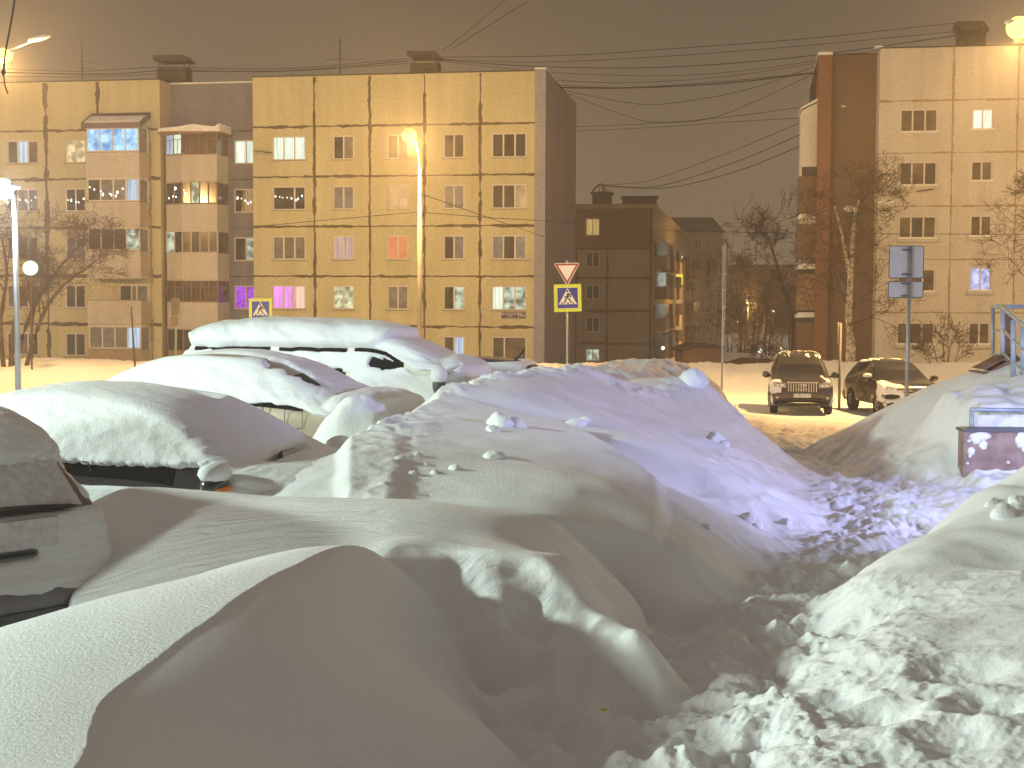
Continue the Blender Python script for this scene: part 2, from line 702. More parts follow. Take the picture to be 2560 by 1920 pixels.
def dune(x, y):
    sd = (x - _cx(y)) * (0.92 + 0.75 * sstep(5.3, 6.6, y)) + 0.03 * fbm(x, y, 0.8, 2, 95)
    return _cz(y) - np.where(sd > 0, _rp(sd), _lp(-sd)) - 0.5 * np.maximum(0, y - 7.0) * np.where(sd < 0, np.minimum(1, -sd), 0) - 0.8 * np.maximum(0, y - 7.8)


mid = tps_layer([
    at(226, 1258, 8.5), at(300, 1226, 8.5), at(450, 1230, 8.4), at(600, 1236, 8.4), at(860, 1246, 8.4), at(1060, 1257, 8.4), at(1240, 1283, 8.4), at(1380, 1300, 8.25),
    at(300, 1480, 7.2), at(300, 1350, 7.8), at(600, 1340, 7.5), at(880, 1330, 7.4), at(1150, 1360, 7.3), at(1330, 1380, 7.2), at(1430, 1400, 7.15),
    at(1000, 1400, 7.0), at(1240, 1462, 6.75), at(1400, 1470, 6.75), at(1480, 1545, 6.4), at(1560, 1600, 6.2),
    V3(0.50, 7.9, 1.62), V3(0.62, 7.2, 1.52), V3(0.72, 6.6, 1.48), V3(0.45, 6.1, 1.55), V3(0.85, 6.0, 1.35), V3(1.05, 7.0, 1.2), V3(0.95, 8.0, 1.25),
    V3(-2.9, 9.3, 1.72), V3(-1.2, 9.3, 1.70), V3(0, 9.2, 1.6), V3(-2.0, 6.6, 1.5), V3(-1.4, 6.6, 1.75), V3(-0.4, 6.7, 1.72), V3(0.1, 6.0, 1.5), V3(0.0, 5.4, 1.3)], fall=6.0)

pile = tps_layer([
    at(1110, 984, 14), at(1230, 945, 15.5), at(1330, 931, 17), at(1470, 931, 18), at(1500, 965, 17.0),
    at(1560, 985, 17.6), at(1620, 984, 18.5), at(1700, 978, 19.3), at(1735, 960, 20), at(1775, 975, 20), at(1850, 1047, 20), at(1910, 1122, 19), at(1970, 1180, 18), at(2048, 1222, 17),
    at(1000, 1200, 11), at(1300, 1200, 11.3), at(1480, 1205, 11.3), at(1200, 1100, 13), at(1400, 1100, 13.4), 
    at(1480, 1010, 15.8), at(1560, 1100, 12.8), at(1600, 1200, 10.8), at(1650, 1300, 9.7), at(1560, 1290, 9.5), at(1700, 1390, 9.0), at(1700, 1120, 13.6), at(1750, 1230, 12.0), at(1850, 1300, 11.4), at(1660, 1050, 16.6), at(1800, 1120, 16.3), at(1880, 1200, 15),
    at(1000, 1270, 10), at(1300, 1290, 10.0), at(1470, 1292, 9.3),
    V3(-1.5, 12, 1.5), V3(-1.6, 14.5, 1.5), V3(-1.4, 17, 1.4), V3(0, 20, 1.5), V3(2.3, 22.5, 1.2), V3(4.2, 21, 0.6), V3(4.4, 18, 0.7), V3(3.4, 13.5, 1.0), V3(2.6, 11, 1.15), V3(1.75, 9.4, 1.25), V3(1.25, 8.4, 1.3), V3(0, 9.2, 1.3), V3(-1.2, 10, 1.4)], fall=3.0)

front = tps_layer([
    at(882, 1098, 10.6), at(880, 1165, 9.55), at(878, 1234, 8.95), at(940, 1068, 11.3), at(1000, 1044, 12.0), at(1110, 992, 13.8), at(1000, 1150, 9.8), at(1000, 1210, 9.25), at(1100, 1130, 10.2), at(1200, 1085, 11.3),
    at(1250, 1160, 9.95), at(1150, 1236, 9.05), at(878, 1266, 8.75), at(1000, 1236, 9.0), at(1300, 1241, 9.1), at(1440, 1233, 9.3), at(1530, 1216, 9.6), at(1562, 1226, 9.6), at(1450, 1180, 10.0), at(1350, 1100, 11.3), at(1500, 1120, 11.3),
    at(1050, 1260, 8.85), at(1250, 1286, 8.75), at(1400, 1296, 8.85), at(1480, 1284, 9.1), at(1250, 1040, 13.0), at(1400, 1050, 13.3), V3(1.0, 9.9, 1.86), V3(.88, 9.0, 1.74), V3(1.05, 10.7, 1.92)], fall=4.0, reg=.01)

fill = tps_layer([V3(-.8, 8.8, 2.02), V3(-.8, 9.6, 2.12), V3(-.9, 10.6, 2.17), V3(-1.5, 9.0, 1.90), V3(-1.6, 9.8, 2.02), V3(-1.7, 10.6, 2.0), V3(-2.1, 9.2, 1.6), V3(-1.4, 11.8, 1.95), V3(-2.0, 11.5, 1.6)])

back = tps_layer([
    at(1440, 945, 23), at(1500, 929, 24), at(1600, 931, 26), at(1700, 941, 27), at(1780, 962, 28), at(1812, 1000, 28), at(1600, 990, 23), at(1700, 1000, 24), at(1780, 1020, 25.5),
    V3(0, 25, 1.2), V3(4.6, 28, 0.3), V3(4.6, 30.5, 0.1), V3(2, 31, 0.5), V3(4.4, 25.5, 0.5), V3(3.0, 21.5, 0.9), V3(1, 20, 1.3)])

rbank = tps_layer([
    at(2510, 1212, 9.0), at(2560, 1235, 9.0), at(2430, 1285, 8.6), at(2320, 1345, 8.2), at(2200, 1420, 7.9), at(2160, 1475, 7.5), at(2560, 1400, 7.5), at(2420, 1450, 7.2), at(2300, 1500, 6.9), at(2560, 1600, 6.0), at(2380, 1640, 5.9), at(2240, 1600, 6.35),
    at(2560, 1900, 4.8), at(2300, 1900, 4.85), at(2120, 1880, 4.95), V3(.98, 5.2, 1.56), V3(.92, 4.5, 1.57), V3(1.25, 6.2, 1.52), V3(1.62, 7.4, 1.5),
    V3(3.6, 9.3, 2.35), V3(4.6, 9.0, 2.6), V3(4.0, 7.0, 2.25), V3(3.4, 5.5, 2.1), V3(3.0, 3.8, 1.95), V3(6.5, 9.5, 2.8), V3(3.2, 10.6, 1.5), V3(2.6, 9.7, 1.35), V3(4.6, 10.8, 1.7), V3(6.5, 11, 1.9), V3(2.0, 9.0, 1.2), V3(1.3, 3.2, 1.60)], fall=0.8)

porch = tps_layer([
    at(2545, 912, 20), at(2440, 933, 20.5), at(2380, 955, 20.8), at(2314, 980, 21), at(2260, 1003, 21.6), at(2198, 1030, 22), at(2080, 1096, 23), at(2010, 1143, 22.5),
    at(2480, 1000, 18.4), at(2560, 990, 18.2), at(2400, 1060, 18.2), at(2330, 1110, 18.4), at(2250, 1090, 20.2), at(2180, 1120, 20.6), at(2100, 1160, 20.6), at(2300, 1190, 17.6), at(2385, 1192, 17.2), at(2220, 1180, 18.6), at(2100, 1185, 20), at(2400, 1120, 17.5), at(2380, 1020, 19.6),
    V3(8.5, 20.5, 2.5), V3(10, 20.5, 2.6), V3(10, 18, 2.4), V3(5.0, 25, 0.4), V3(7, 24.5, 1.2), V3(9, 25, 1.6), V3(4.2, 21, 0.6), V3(4.4, 18.5, 0.8), V3(5.3, 16.6, 1.0)])

HOLES = [(1085, 1440, 6.85, .24, .15), (1240, 1480, 6.65, .26, .16), (1370, 1515, 6.55, .22, .14), (1465, 1575, 6.30, .20, .12), (1150, 1530, 6.5, .18, .12), (1420, 1620, 6.15, .16, .10), (1120, 1470, 6.5, .17, .16), (1270, 1540, 6.25, .20, .20), (1175, 1590, 6.0, .15, .14), (1350, 1620, 6.0, .17, .15), (1290, 1700, 5.75, .17, .14), (1420, 1700, 5.75, .13, .10), (1470, 1770, 5.5, .12, .08),
         (1560, 1770, 5.55, .14, .07), (1420, 1830, 5.3, .16, .11), (1530, 1880, 5.1, .14, .08), (1640, 1830, 5.35, .13, .07), (1760, 1770, 5.5, .12, .06), (1830, 1870, 5.1, .13, .07), (1560, 1620, 6.1, .14, .09),
         (1650, 1560, 6.6, .16, .08), (1620, 1470, 7.3, .17, .10), (1730, 1490, 7.2, .15, .08), (1700, 1400, 8.2, .2, .10), (1560, 1440, 7.6, .16, .10), (2060, 1720, 5.7, .15, .09), (1930, 1600, 6.5, .14, .06), (2200, 1790, 5.3, .13, .06), (2400, 1690, 5.7, .18, .07), (2490, 1790, 5.2, .15, .05),
         (1870, 1480, 7.3, .15, .06), (2130, 1540, 6.9, .14, .08), (2380, 1870, 4.9, .13, .05)]


def height(x, y):
    path = np.interp(y, [-5, 5, 8, 12, 16, 22, 30, 38, 45, 51, 56, 58, 64, 66, 71, 110, 150, 3000], [1.62, 1.6, 1.5, 1.3, 1.1, 0.75, 0.25, -0.06, -.27, -.28, -.22, .30, .5, .42, -.7, -2.6, -3, -3])
    lot = np.interp(y, [-5, 6, 10, 20, 28, 36, 45, 51, 56, 58, 64, 66, 71, 110, 150, 3000], [1.62, 1.35, 1.05, 1.05, .8, .3, -.2, -.2, -.1, .25, .45, .38, -.7, -2.6, -3, -3])
    xp = np.interp(y, [0, 5, 8, 12, 16, 22, 30, 38, 45], [0.6, .95, 1.4, 2.6, 3.9, 4.9, 5.9, 7.2, 8.5])
    w = sstep(-0.4, 1.6, xp - x)
    z = path * (1 - w) + lot * w
    far = sstep(40, 52, y) * (1 - sstep(68, 75, y))
    z = z + far * (0.13 * fbm(x, y, 4.0, 4, 3) + 0.09 * billow(x, y, 1.5, 4, 5) - .06) * sstep(54, 58, y)
    z = z + 0.03 * fbm(x, y, 2.5, 3, 8)
    # trodden path
    pw = np.exp(-((x - xp) / (0.75 + 0.05 * y)) ** 2) * (1 - sstep(34, 44, y))
    rough = pw
    near = 1 - sstep(12, 26, y)
    z = z + rough * (0.10 * fbm(x, y, 0.42, 3, 11) + near * (0.020 * billow(x, y, 0.16, 3, 12) + 0.012 * billow(x, y, 0.07, 3, 14) * sstep(-.3, .3, fbm(x, y, .7, 2, 15)) + 0.010 * fbm(x, y, 0.05, 3, 13)))
    z0 = z
    # drifts
    k = 0.10
    b = rbank(x, y)
    onb = sstep(-0.05, 0.05, b - z)
    b = b + onb * (0.05 * fbm(x, y, 0.9, 3, 21)) + onb * (0.020 * billow(x, y, 0.36, 3, 22) + 0.010 * billow(x, y, 0.12, 3, 26)) * sstep(0.40, 0.12, b - path + 0.12 * fbm(x, y, 1.3, 2, 27))
    z = smax(z, b, 0.12)
    p = pile(x, y)
    onp = sstep(0.0, 0.5, p - lot)
    p = p + 0.04 * fbm(x, y, 1.4, 3, 31) + 0.03 * billow(x, y, 0.6, 2, 32) * sstep(0.2, -0.2, p - 1.7)
    crest = np.exp(-((y - np.interp(x, [-1.4, -.66, .24, .95, 1.75, 2.53, 3.2], [12, 14, 17, 18, 18.5, 20, 20])) / 0.55) ** 2)
    p = p + crest * 0.05 * billow(x, y, 0.35, 3, 33)
    z = smax(z, p, 0.14)
    z = smax(z, fill(x, y) + 0.02 * fbm(x, y, .6, 3, 37), 0.08)
    tp = front(x, y) + 0.02 * fbm(x, y, 1.1, 3, 35) + .02 * billow(x, y, .35, 3, 36) * sstep(-.3, -1.0, x)
    z = smax(z, tp, 0.16)
    q = back(x, y)
    q = q + 0.09 * billow(x, y, 0.8, 4, 51) - 0.02
    z = smax(z, q, 0.1)
    h = porch(x, y)
    toe = sstep(0.75, 0.1, h - path) * 1.0
    h = np.where((x > 5.33) & (h > 1.16), 1.16 + (h - 1.16) * sstep(16.98, 17.12, y), h)
    top_ = 1.50 + (.50 + .08 * fbm(x, y, .5, 2, 63)) * sstep(17.06, 17.5, y + .12 * fbm(x, y * 0, .3, 2, 64)) + .12 * np.clip(y - 17.5, 0, 2)
    h = np.where((x > 5.3) & (y > 17.02) & (y < 20), np.maximum(h, h + (top_ - h) * sstep(5.38, 5.75, x) * sstep(17.02, 17.14, y) * sstep(20, 18.5, y)), h)
    h = h + 0.03 * fbm(x, y, 1.7, 3, 61) + toe * 0.06 * billow(x, y, 0.5, 3, 62)
    z = smax(z, h, 0.12)
    m_ = mid(x, y) + 0.012 * fbm(x, y, 1.0, 2, 71)
    z = smax(z, m_, 0.06)
    lc = at(905, 1080, 13.0)
    lz = at(900, 984, 13.0).z
    dd = ((x - lc.x) / .62) ** 2 + ((y - lc.y) / .55) ** 2
    z = smax(z, lz - .06 - .75 * dd + .07 * fbm(x, y, .6, 3, 83) + .02 * billow(x, y, .25, 2, 84), .04)
    # deep foot holes kicked through the drift
    for px, py, D, r, dp in HOLES:
        c = at(px, py, D)
        dx = x - c.x
        dy = (y - c.y) * 0.85
        d2 = (dx * dx + dy * dy) / (r * r)
        k2 = d2 < 6
        if k2.any():
            zz = z[k2]
            bowl = zz - 1.1 * dp * (1 - d2[k2] * 0.9 - 0.25 * fbm(x[k2], y[k2], 0.25, 2, 81))
            z[k2] = smin(zz + dp * 0.10 * np.exp(-((np.sqrt(d2[k2]) - 1.35) / 0.3) ** 2), bowl, 0.03)
    d = dune(x, y) + 0.006 * fbm(x, y, 0.8, 2, 91)
    d = d - 0.02 * np.exp(-((y - 5.2 + 0.4 * x) / 0.5) ** 2) * sstep(-0.9, -0.4, x)
    z = smax(z, d, 0.035)
    dirt = rough * sstep(10, 30, y) * 0.7 + sstep(-0.25, 0.1, q - z + 0.1) * 0.55 + rough * 0.04
    road = sstep(30, 36, y) * (1 - sstep(41, 46, y)) * np.exp(-((x - 7) / 4) ** 2)
    dirt = np.clip(dirt + 0.5 * road, 0, 1)
    rip = sstep(-0.03, 0.03, m_ - z + 0.02) * 1.0 + 0.10
    rip = np.where(y > 11, 0.1, rip)
    return z, dirt, rip


def build_ground():
    nc = 1050
    ys = np.concatenate([np.geomspace(a, b, n, endpoint=False) for a, b, n in ((1.6, 4.0, 60), (4.0, 12.0, 640), (12.0, 45.0, 430), (45.0, 260.0, 200))])
    us = np.linspace(-0.66, 0.66, nc)
    Y, U_ = np.meshgrid(ys, us, indexing='ij')
    X = U_ * (Y + 1.2)
    z, dirt, rip = height(X, Y)
    P = np.stack([X, Y, z], -1)
    o = grid_mesh('snow_ground', P, 'snow', attrs={'dirt': dirt, 'ripple': rip}, flip=False)
    tag(o, kind='structure')
    # the land beyond, out to the horizon
    mb = MB()
    mb.quad((-2500, -300, -3.4), (2500, -300, -3.4), (2500, 3000, -3.4), (-2500, 3000, -3.4), 'roof_snow')
    g = mb.build('ground')
    tag(g, kind='structure')


build_ground()


def ground_z(x, y):
    z, _, _ = height(np.array([[float(x)]]), np.array([[float(y)]]))
    return float(z[0, 0])

#==PART2==

# ------------------------------------------------------------------ panel buildings
class House:
    """a building with its own axes: x to the right along the front, y inwards, z up"""

    def __init__(s, name, label, px, py, D, theta):
        s.o = at(px, py, D)
        s.o.z = 0
        s.th = theta
        s.root = thing(name, label, 'building', s.o, -theta)
        s.ex = Vector((math.cos(theta), -math.sin(theta), 0))
        s.ey = Vector((math.sin(theta), math.cos(theta), 0))
        s.holes = []

    def hit(s, px, py, v=0.0):
        d = ray(px, py)
        c = Vector((0, 0, EYE))
        t = (v - s.ey.dot(c - s.o)) / s.ey.dot(d)
        p = c + d * t
        return s.ex.dot(p - s.o), p.z

    def x(s, px, z=6.0, v=0.0):
        py = 750
        for _ in range(3):
            xx, zz = s.hit(px, py, v)
            D = (s.o + s.ex * xx + s.ey * v).y
            py -= (z - zz) * FPX / D
        return s.hit(px, py, v)[0]

    def z(s, px, py, v=0.0):
        return s.hit(px, py, v)[1]


def wall(mb, x0, x1, z0, z1, holes, v, mn, depth=0.14, reveal=None):
    xs = sorted({x0, x1, *[h[0] for h in holes], *[h[1] for h in holes]})
    zs = sorted({z0, z1, *[h[2] for h in holes], *[h[3] for h in holes]})
    xs = [q for q in xs if x0 <= q <= x1]
    zs = [q for q in zs if z0 <= q <= z1]
    for i in range(len(xs) - 1):
        for j in range(len(zs) - 1):
            cx = (xs[i] + xs[i + 1]) / 2
            cz = (zs[j] + zs[j + 1]) / 2
            if any(h[0] < cx < h[1] and h[2] < cz < h[3] for h in holes):
                continue
            mb.quad((xs[i], v, zs[j]), (xs[i + 1], v, zs[j]), (xs[i + 1], v, zs[j + 1]), (xs[i], v, zs[j + 1]), mn)
    rv = reveal or mn
    for a, b, c, d in holes:
        w = v + depth
        mb.quad((a, v, c), (a, w, c), (b, w, c), (b, v, c), rv)
        mb.quad((a, v, d), (b, v, d), (b, w, d), (a, w, d), rv)
        mb.quad((a, v, c), (a, v, d), (a, w, d), (a, w, c), rv)
        mb.quad((b, v, c), (b, w, c), (b, w, d), (b, v, d), rv)


def seam(mb, a, b, w, v, mn='joint', rnd=random.Random(3), step=0.22):
    """ragged mastic seam between two wall panels, laid proud of them"""
    (x0, z0), (x1, z1) = a, b
    L = math.hypot(x1 - x0, z1 - z0)
    n = max(2, int(L / step))
    nx, nz = -(z1 - z0) / L, (x1 - x0) / L
    vs = []
    k = 1.0
    for i in range(n + 1):
        t = i / n
        if rnd.random() < 0.25:
            k = rnd.uniform(0.55, 1.9)
        o = rnd.uniform(-0.2, 0.2) * w
        h1 = w * 0.5 * k * rnd.uniform(0.7, 1.3)
        h2 = w * 0.5 * k * rnd.uniform(0.7, 1.3)
        cx, cz = x0 + (x1 - x0) * t, z0 + (z1 - z0) * t
        vs.append((cx + nx * (h1 + o), v, cz + nz * (h1 + o)))
        vs.append((cx + nx * (o - h2), v, cz + nz * (o - h2)))
    fs = [(2 * i, 2 * i + 1, 2 * i + 3, 2 * i + 2) for i in range(n)]
    mb.add(vs, fs, mn)


def window(h, x0, x1, z0, z1, styles, v=0.0, frame='frame_white', split=None, glints=0, sill='sill_metal', snowsill=False, mirror=None):
    """frame in the wall opening > pane, sill; styles gives each pane its glass or lit curtain"""
    n = len(styles)
    t = 0.075
    y0, y1 = v + 0.055, v + 0.12
    f = MB()
    f.box(x0 + .003, x0 + t, y0, y1, z0 + .003, z1 - .003, frame)
    f.box(x1 - t, x1 - .003, y0, y1, z0 + .003, z1 - .003, frame)
    f.box(x0 + t, x1 - t, y0, y1, z0 + .003, z0 + t, frame)
    f.box(x0 + t, x1 - t, y0, y1, z1 - t, z1 - .003, frame)
    cuts = split or [i / n for i in range(1, n)]
    ed = [x0 + t] + [x0 + (x1 - x0) * c for c in cuts] + [x1 - t]
    for c in ed[1:-1]:
        f.box(c - t * .55, c + t * .55, y0, y1, z0 + t, z1 - t, frame)
    w = f.build('window', h.root)
    p = MB()
    for i, st in enumerate(styles):
        a = ed[i] + (t * .55 if i else 0)
        b = ed[i + 1] - (t * .55 if i < n - 1 else 0)
        yy = v + 0.10
        if '|' in st:           # half-drawn blind: upper|lower
            u, l = st.split('|')
            zm = z0 + t + (z1 - z0 - 2 * t) * 0.45
            p.quad((a, yy, z0 + t), (b, yy, z0 + t), (b, yy, zm), (a, yy, zm), l)
            p.quad((a, yy, zm), (b, yy, zm), (b, yy, z1 - t), (a, yy, z1 - t), u)
        else:
            p.quad((a, yy, z0 + t), (b, yy, z0 + t), (b, yy, z1 - t), (a, yy, z1 - t), st)
    p.build('pane', w)
    if sill:
        s = MB()
        s.box(x0 - .06, x1 + .06, v - .10, v + .055, z0 - .05, z0 - .004, sill)
        if snowsill:
            s.box(x0 - .05, x1 + .05, v - .14, v + .05, z0 - .002, z0 + .09, 'roof_snow')
            s.box(x0 - .08, x1 + .08, v - .16, v - .10, z0 - .17, z0 - .004, 'beige_plaster')
        s.build('sill', w)
    if glints:  # glowing dots added before the pane stand for reflections of outside lamps
        rnd = random.Random(glints)
        m = 5 + glints % 4
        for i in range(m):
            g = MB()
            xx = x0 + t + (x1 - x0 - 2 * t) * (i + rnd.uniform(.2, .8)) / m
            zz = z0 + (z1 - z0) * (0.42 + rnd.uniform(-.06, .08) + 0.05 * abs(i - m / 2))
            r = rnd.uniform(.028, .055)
            g.ellipsoid((xx, v + 0.06, zz), (r, r * .5, r * rnd.uniform(1, 1.8)), 'bright_dot', 8, 6)
            g.build('lamp_glint', w)
    return w


TH = math.radians(9.6)
ZJ = [12.95, 10.15, 7.35, 4.55, 1.75, -1.05]
ROOFZ = 15.75
rv_ = random.Random(12)


def build_yellow():
    h = House('apartment_building', 'long yellow panel apartment block with brown seams and a grey end strip', 1336, 500, 79.6, TH)
    xa = h.x(634)
    xl = h.x(403)
    cols = [(681, 764), (832, 885), (968, 1021), (1108, 1161), (1229, 1316)]
    G, B, K, N = 'glass_grey', 'glass_blue', 'glass_dark', 'glass_brown'
    st = {
        (0, 0): ['lit_white'] * 3, (0, 1): [K, 'glass_grey'], (0, 2): [N, N], (0, 3): [N, N], (0, 4): [K, K, K],
        (1, 0): [K, K], (1, 1): [B, B], (1, 2): [G, 'parapet_panel|' + B], (1, 3): [G, B], (1, 4): [K, K, G],
        (2, 0): [G, G, G], (2, 1): ['lit_pink', 'lit_pink'], (2, 2): ['glass_salmon'] * 2, (2, 3): [K, B], (2, 4): [B, K, B],
        (3, 0): ['lit_magenta', 'lit_magenta', 'lit_peach'], (3, 1): ['lit_cream', 'lit_cream'], (3, 2): [G, G], (3, 3): [K, 'lit_green'], (3, 4): ['lit_white', 'lit_green', 'lit_green'],
        (4, 0): [K, K, K], (4, 1): [K, K], (4, 2): [G, G], (4, 3): [K, 'lit_cool'], (4, 4): [K, N]}
    holes = []
    ws = []
    for r in range(5):
        for c, (a, b) in enumerate(cols):
            zb = ZJ[r + 1] + 0.93
            zt = ZJ[r + 1] + 2.28
            x0, x1 = h.x(a, zb), h.x(b, zb)
            holes.append((x0, x1, zb, zt))
            ws.append((r, c, x0, x1, zb, zt))
    mb = MB()
    wall(mb, xa, 0, -3, ROOFZ, holes, 0, 'yellow_plaster')
    rs = random.Random(5)
    for zj in ZJ[:5]:
        seam(mb, (xa, zj), (0, zj), 0.10, -0.006, rnd=rs)
    for px in (787, 925, 1061, 1200):
        xx = h.x(px)
        seam(mb, (xx, -2), (xx, ROOFZ - .05), 0.11, -0.010, rnd=rs)
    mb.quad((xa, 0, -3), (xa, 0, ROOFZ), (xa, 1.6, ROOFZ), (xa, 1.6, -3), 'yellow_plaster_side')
    mb.build('wall', h.root)
    for r, c, x0, x1, zb, zt in ws:
        window(h, x0, x1, zb, zt, st[(r, c)], split=[0.66] if (r, c) == (1, 0) else ([0.36] if (r, c) == (4, 4) else None), glints=7 if (r, c) == (1, 0) else 0)
    # left block
    holes = []
    ws = []
    lc = [(17, 96, 3), (163, 214, 2)]
    lst = {(0, 0): [K, 'lit_cool', N], (0, 1): ['lit_warm', 'lit_warm'], (1, 0): [K, G, G], (1, 1): [K, K], (2, 0): [N, N, N], (2, 1): [B, 'glass_blue'], (3, 0): [G, K, K], (3, 1): [K, K], (4, 0): [K, G, K], (4, 1): [K, K]}
    for r in range(5):
        for c, (a, b, n) in enumerate(lc):
            zb, zt = ZJ[r + 1] + .93, ZJ[r + 1] + 2.28
            x0, x1 = h.x(a, zb), h.x(b, zb)
            holes.append((x0, x1, zb, zt))
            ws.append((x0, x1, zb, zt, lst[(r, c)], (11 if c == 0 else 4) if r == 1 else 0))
    mb = MB()
    bx0, bx1 = h.x(240), h.x(373)
    dz4 = (h.x(296), h.x(369))
    hole4 = [(dz4[0], dz4[1], ZJ[4] + 1.0, ZJ[4] + 2.3)]
    wall(mb, -50, xl, -3, ROOFZ, holes + hole4, 0, 'yellow_plaster')
    for zj in ZJ[:5]:
        seam(mb, (-50, zj), (h.x(238), zj), 0.13, -0.006, rnd=rs)
        seam(mb, (bx1, zj), (xl, zj), 0.13, -0.006, rnd=rs)
    for px in (119, 249):
        xx = h.x(px)
        seam(mb, (xx, -2 if px == 119 else ZJ[0]), (xx, ROOFZ - .05), 0.17, -0.010, rnd=rs)
    seam(mb, (bx1 + .12, -2), (bx1 + .12, ZJ[0]), 0.10, -0.010, 'faint_joint', rnd=rs)
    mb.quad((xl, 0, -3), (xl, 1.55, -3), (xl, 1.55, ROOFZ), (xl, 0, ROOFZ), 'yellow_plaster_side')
    mb.build('wall', h.root)
    for a in ws:
        window(h, *a[:5], glints=a[5])
    window(h, *hole4[0], [K, G, B], split=[.42, .6])
    # recessed grey bay
    mb = MB()
    holes = []
    rst = [['lit_white', 'lit_white'], [K, G], [K, 'lit_green'], ['lit_violet', 'lit_violet'], [K, K]]
    for r in range(5):
        zb, zt = ZJ[r + 1] + .90, ZJ[r + 1] + 2.28
        holes.append((h.x(585, zb, 1.5), h.x(645, zb, 1.5), zb, zt))
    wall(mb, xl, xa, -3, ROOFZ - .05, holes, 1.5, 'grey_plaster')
    for zj in ZJ[:5]:
        seam(mb, (xl, zj), (xa, zj), 0.05, 1.494, rnd=rs)
    mb.build('wall', h.root)
    for r, hh in enumerate(holes):
        window(h, *hh, rst[r], v=1.5, glints=5 if r == 1 else 0)
    # roof and end slab
    mb = MB()
    mb.box(-50, 0, 1.56, 13.4, ROOFZ - .6, ROOFZ - .06, 'roof_tar')
    mb.box(-50, xl - .002, 0.004, 1.55, ROOFZ - .5, ROOFZ - .07, 'roof_tar')
    mb.box(xa + .002, -.002, 0.004, 1.55, ROOFZ - .5, ROOFZ - .07, 'roof_tar')
    mb.box(xa - .02, 0, -.05, .12, ROOFZ, ROOFZ + .07, 'roof_tar')
    mb.box(-50, xl + .02, -.05, .12, ROOFZ, ROOFZ + .07, 'roof_tar')
    mb.box(xl + .03, xa - .03, 1.45, 1.62, ROOFZ - .05, ROOFZ + .03, 'roof_snow')
    mb.build('roof', h.root)
    mb = MB()
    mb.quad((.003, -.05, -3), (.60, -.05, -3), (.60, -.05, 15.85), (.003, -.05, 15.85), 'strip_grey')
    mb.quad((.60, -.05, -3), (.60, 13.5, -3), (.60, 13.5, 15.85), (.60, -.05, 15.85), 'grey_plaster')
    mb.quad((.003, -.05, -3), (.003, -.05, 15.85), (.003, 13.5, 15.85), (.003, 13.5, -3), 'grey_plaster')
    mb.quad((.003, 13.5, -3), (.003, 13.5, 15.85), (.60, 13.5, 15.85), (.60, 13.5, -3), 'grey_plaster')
    mb.box(-.02, .63, -.08, 13.52, 15.851, 15.93, 'roof_snow')
    for zj in ZJ[:5] + [-.4]:
        mb.box(.004, .60, -.054, -.05, zj - .012, zj + .012, 'grey_plaster')
    mb.build('end_wall', h.root)
    # balconies: left column of five, right column in the recess
    for r in range(5):
        z0 = ZJ[r + 1] if r < 4 else -1.05
        b = MB()
        v0 = -1.15
        pm = 'parapet_panel' if r < 4 else 'dim_plaster'
        b.box(bx0, bx1, v0, -.003, z0 - .16, z0, 'parapet_panel')
        b.box(bx0 + .02, bx1 - .02, v0 - .04, v0, z0 + .02, z0 + 1.38, pm)
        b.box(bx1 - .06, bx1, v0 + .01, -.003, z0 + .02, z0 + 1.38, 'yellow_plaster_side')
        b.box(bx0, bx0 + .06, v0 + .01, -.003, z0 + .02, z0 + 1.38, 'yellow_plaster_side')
        b.box(bx0, bx1, v0 - .06, v0 + .06, z0 + 1.38, z0 + 1.43, 'sill_metal')
        bo = b.build('balcony', h.root)
        if r == 3:
            continue
        g = MB()
        n = 4
        gz0, gz1 = z0 + 1.43, z0 + 2.76
        for i in range(n + 1):
            xx = bx0 + .06 + (bx1 - bx0 - .18) * i / n
            g.box(xx, xx + .07, v0, v0 + .06, gz0, gz1, 'frame_white')
        for zz in (gz0, gz1 - .06):
            g.box(bx0 + .06, bx1 - .05, v0 - .004, v0 + .05, zz, zz + .07, 'frame_white')
        g.box(bx1 - .07, bx1 - .01, -.09, -.003, gz0, gz1, 'frame_white')
        gl = ['lit_cyan', 'lit_cool', K, N, 'lit_cool'][r]
        sts = [[gl] * 4, [K, 'glass_grey', G, 'lit_cool'], [K, K, K, 'lit_green'], [], [G, B, G, 'lit_cool']][r]
        for i in range(n):
            xx = bx0 + .13 + (bx1 - bx0 - .18) * i / n
            x2 = bx0 + .06 + (bx1 - bx0 - .18) * (i + 1) / n
            g.quad((xx, v0 + .03, gz0 + .07), (x2, v0 + .03, gz0 + .07), (x2, v0 + .03, gz1 - .06), (xx, v0 + .03, gz1 - .06), sts[i])
        g.quad((bx1 - .04, v0 + .06, gz0), (bx1 - .04, -.09, gz0), (bx1 - .04, -.09, gz1), (bx1 - .04, v0 + .06, gz1), G)
        g.quad((bx0 + .04, v0 + .06, gz0), (bx0 + .04, v0 + .06, gz1), (bx0 + .04, -.09, gz1), (bx0 + .04, -.09, gz0), K)
        if r == 1:  # glowing dots put on the glass imitate reflected lamps
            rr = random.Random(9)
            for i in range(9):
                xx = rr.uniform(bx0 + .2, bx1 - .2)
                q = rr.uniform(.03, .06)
                g.ellipsoid((xx, v0 + .01, z0 + rr.uniform(1.7, 2.3)), (q, .02, q * rr.uniform(1, 2)), 'bright_dot', 8, 6)
        g.build('glazing', bo)
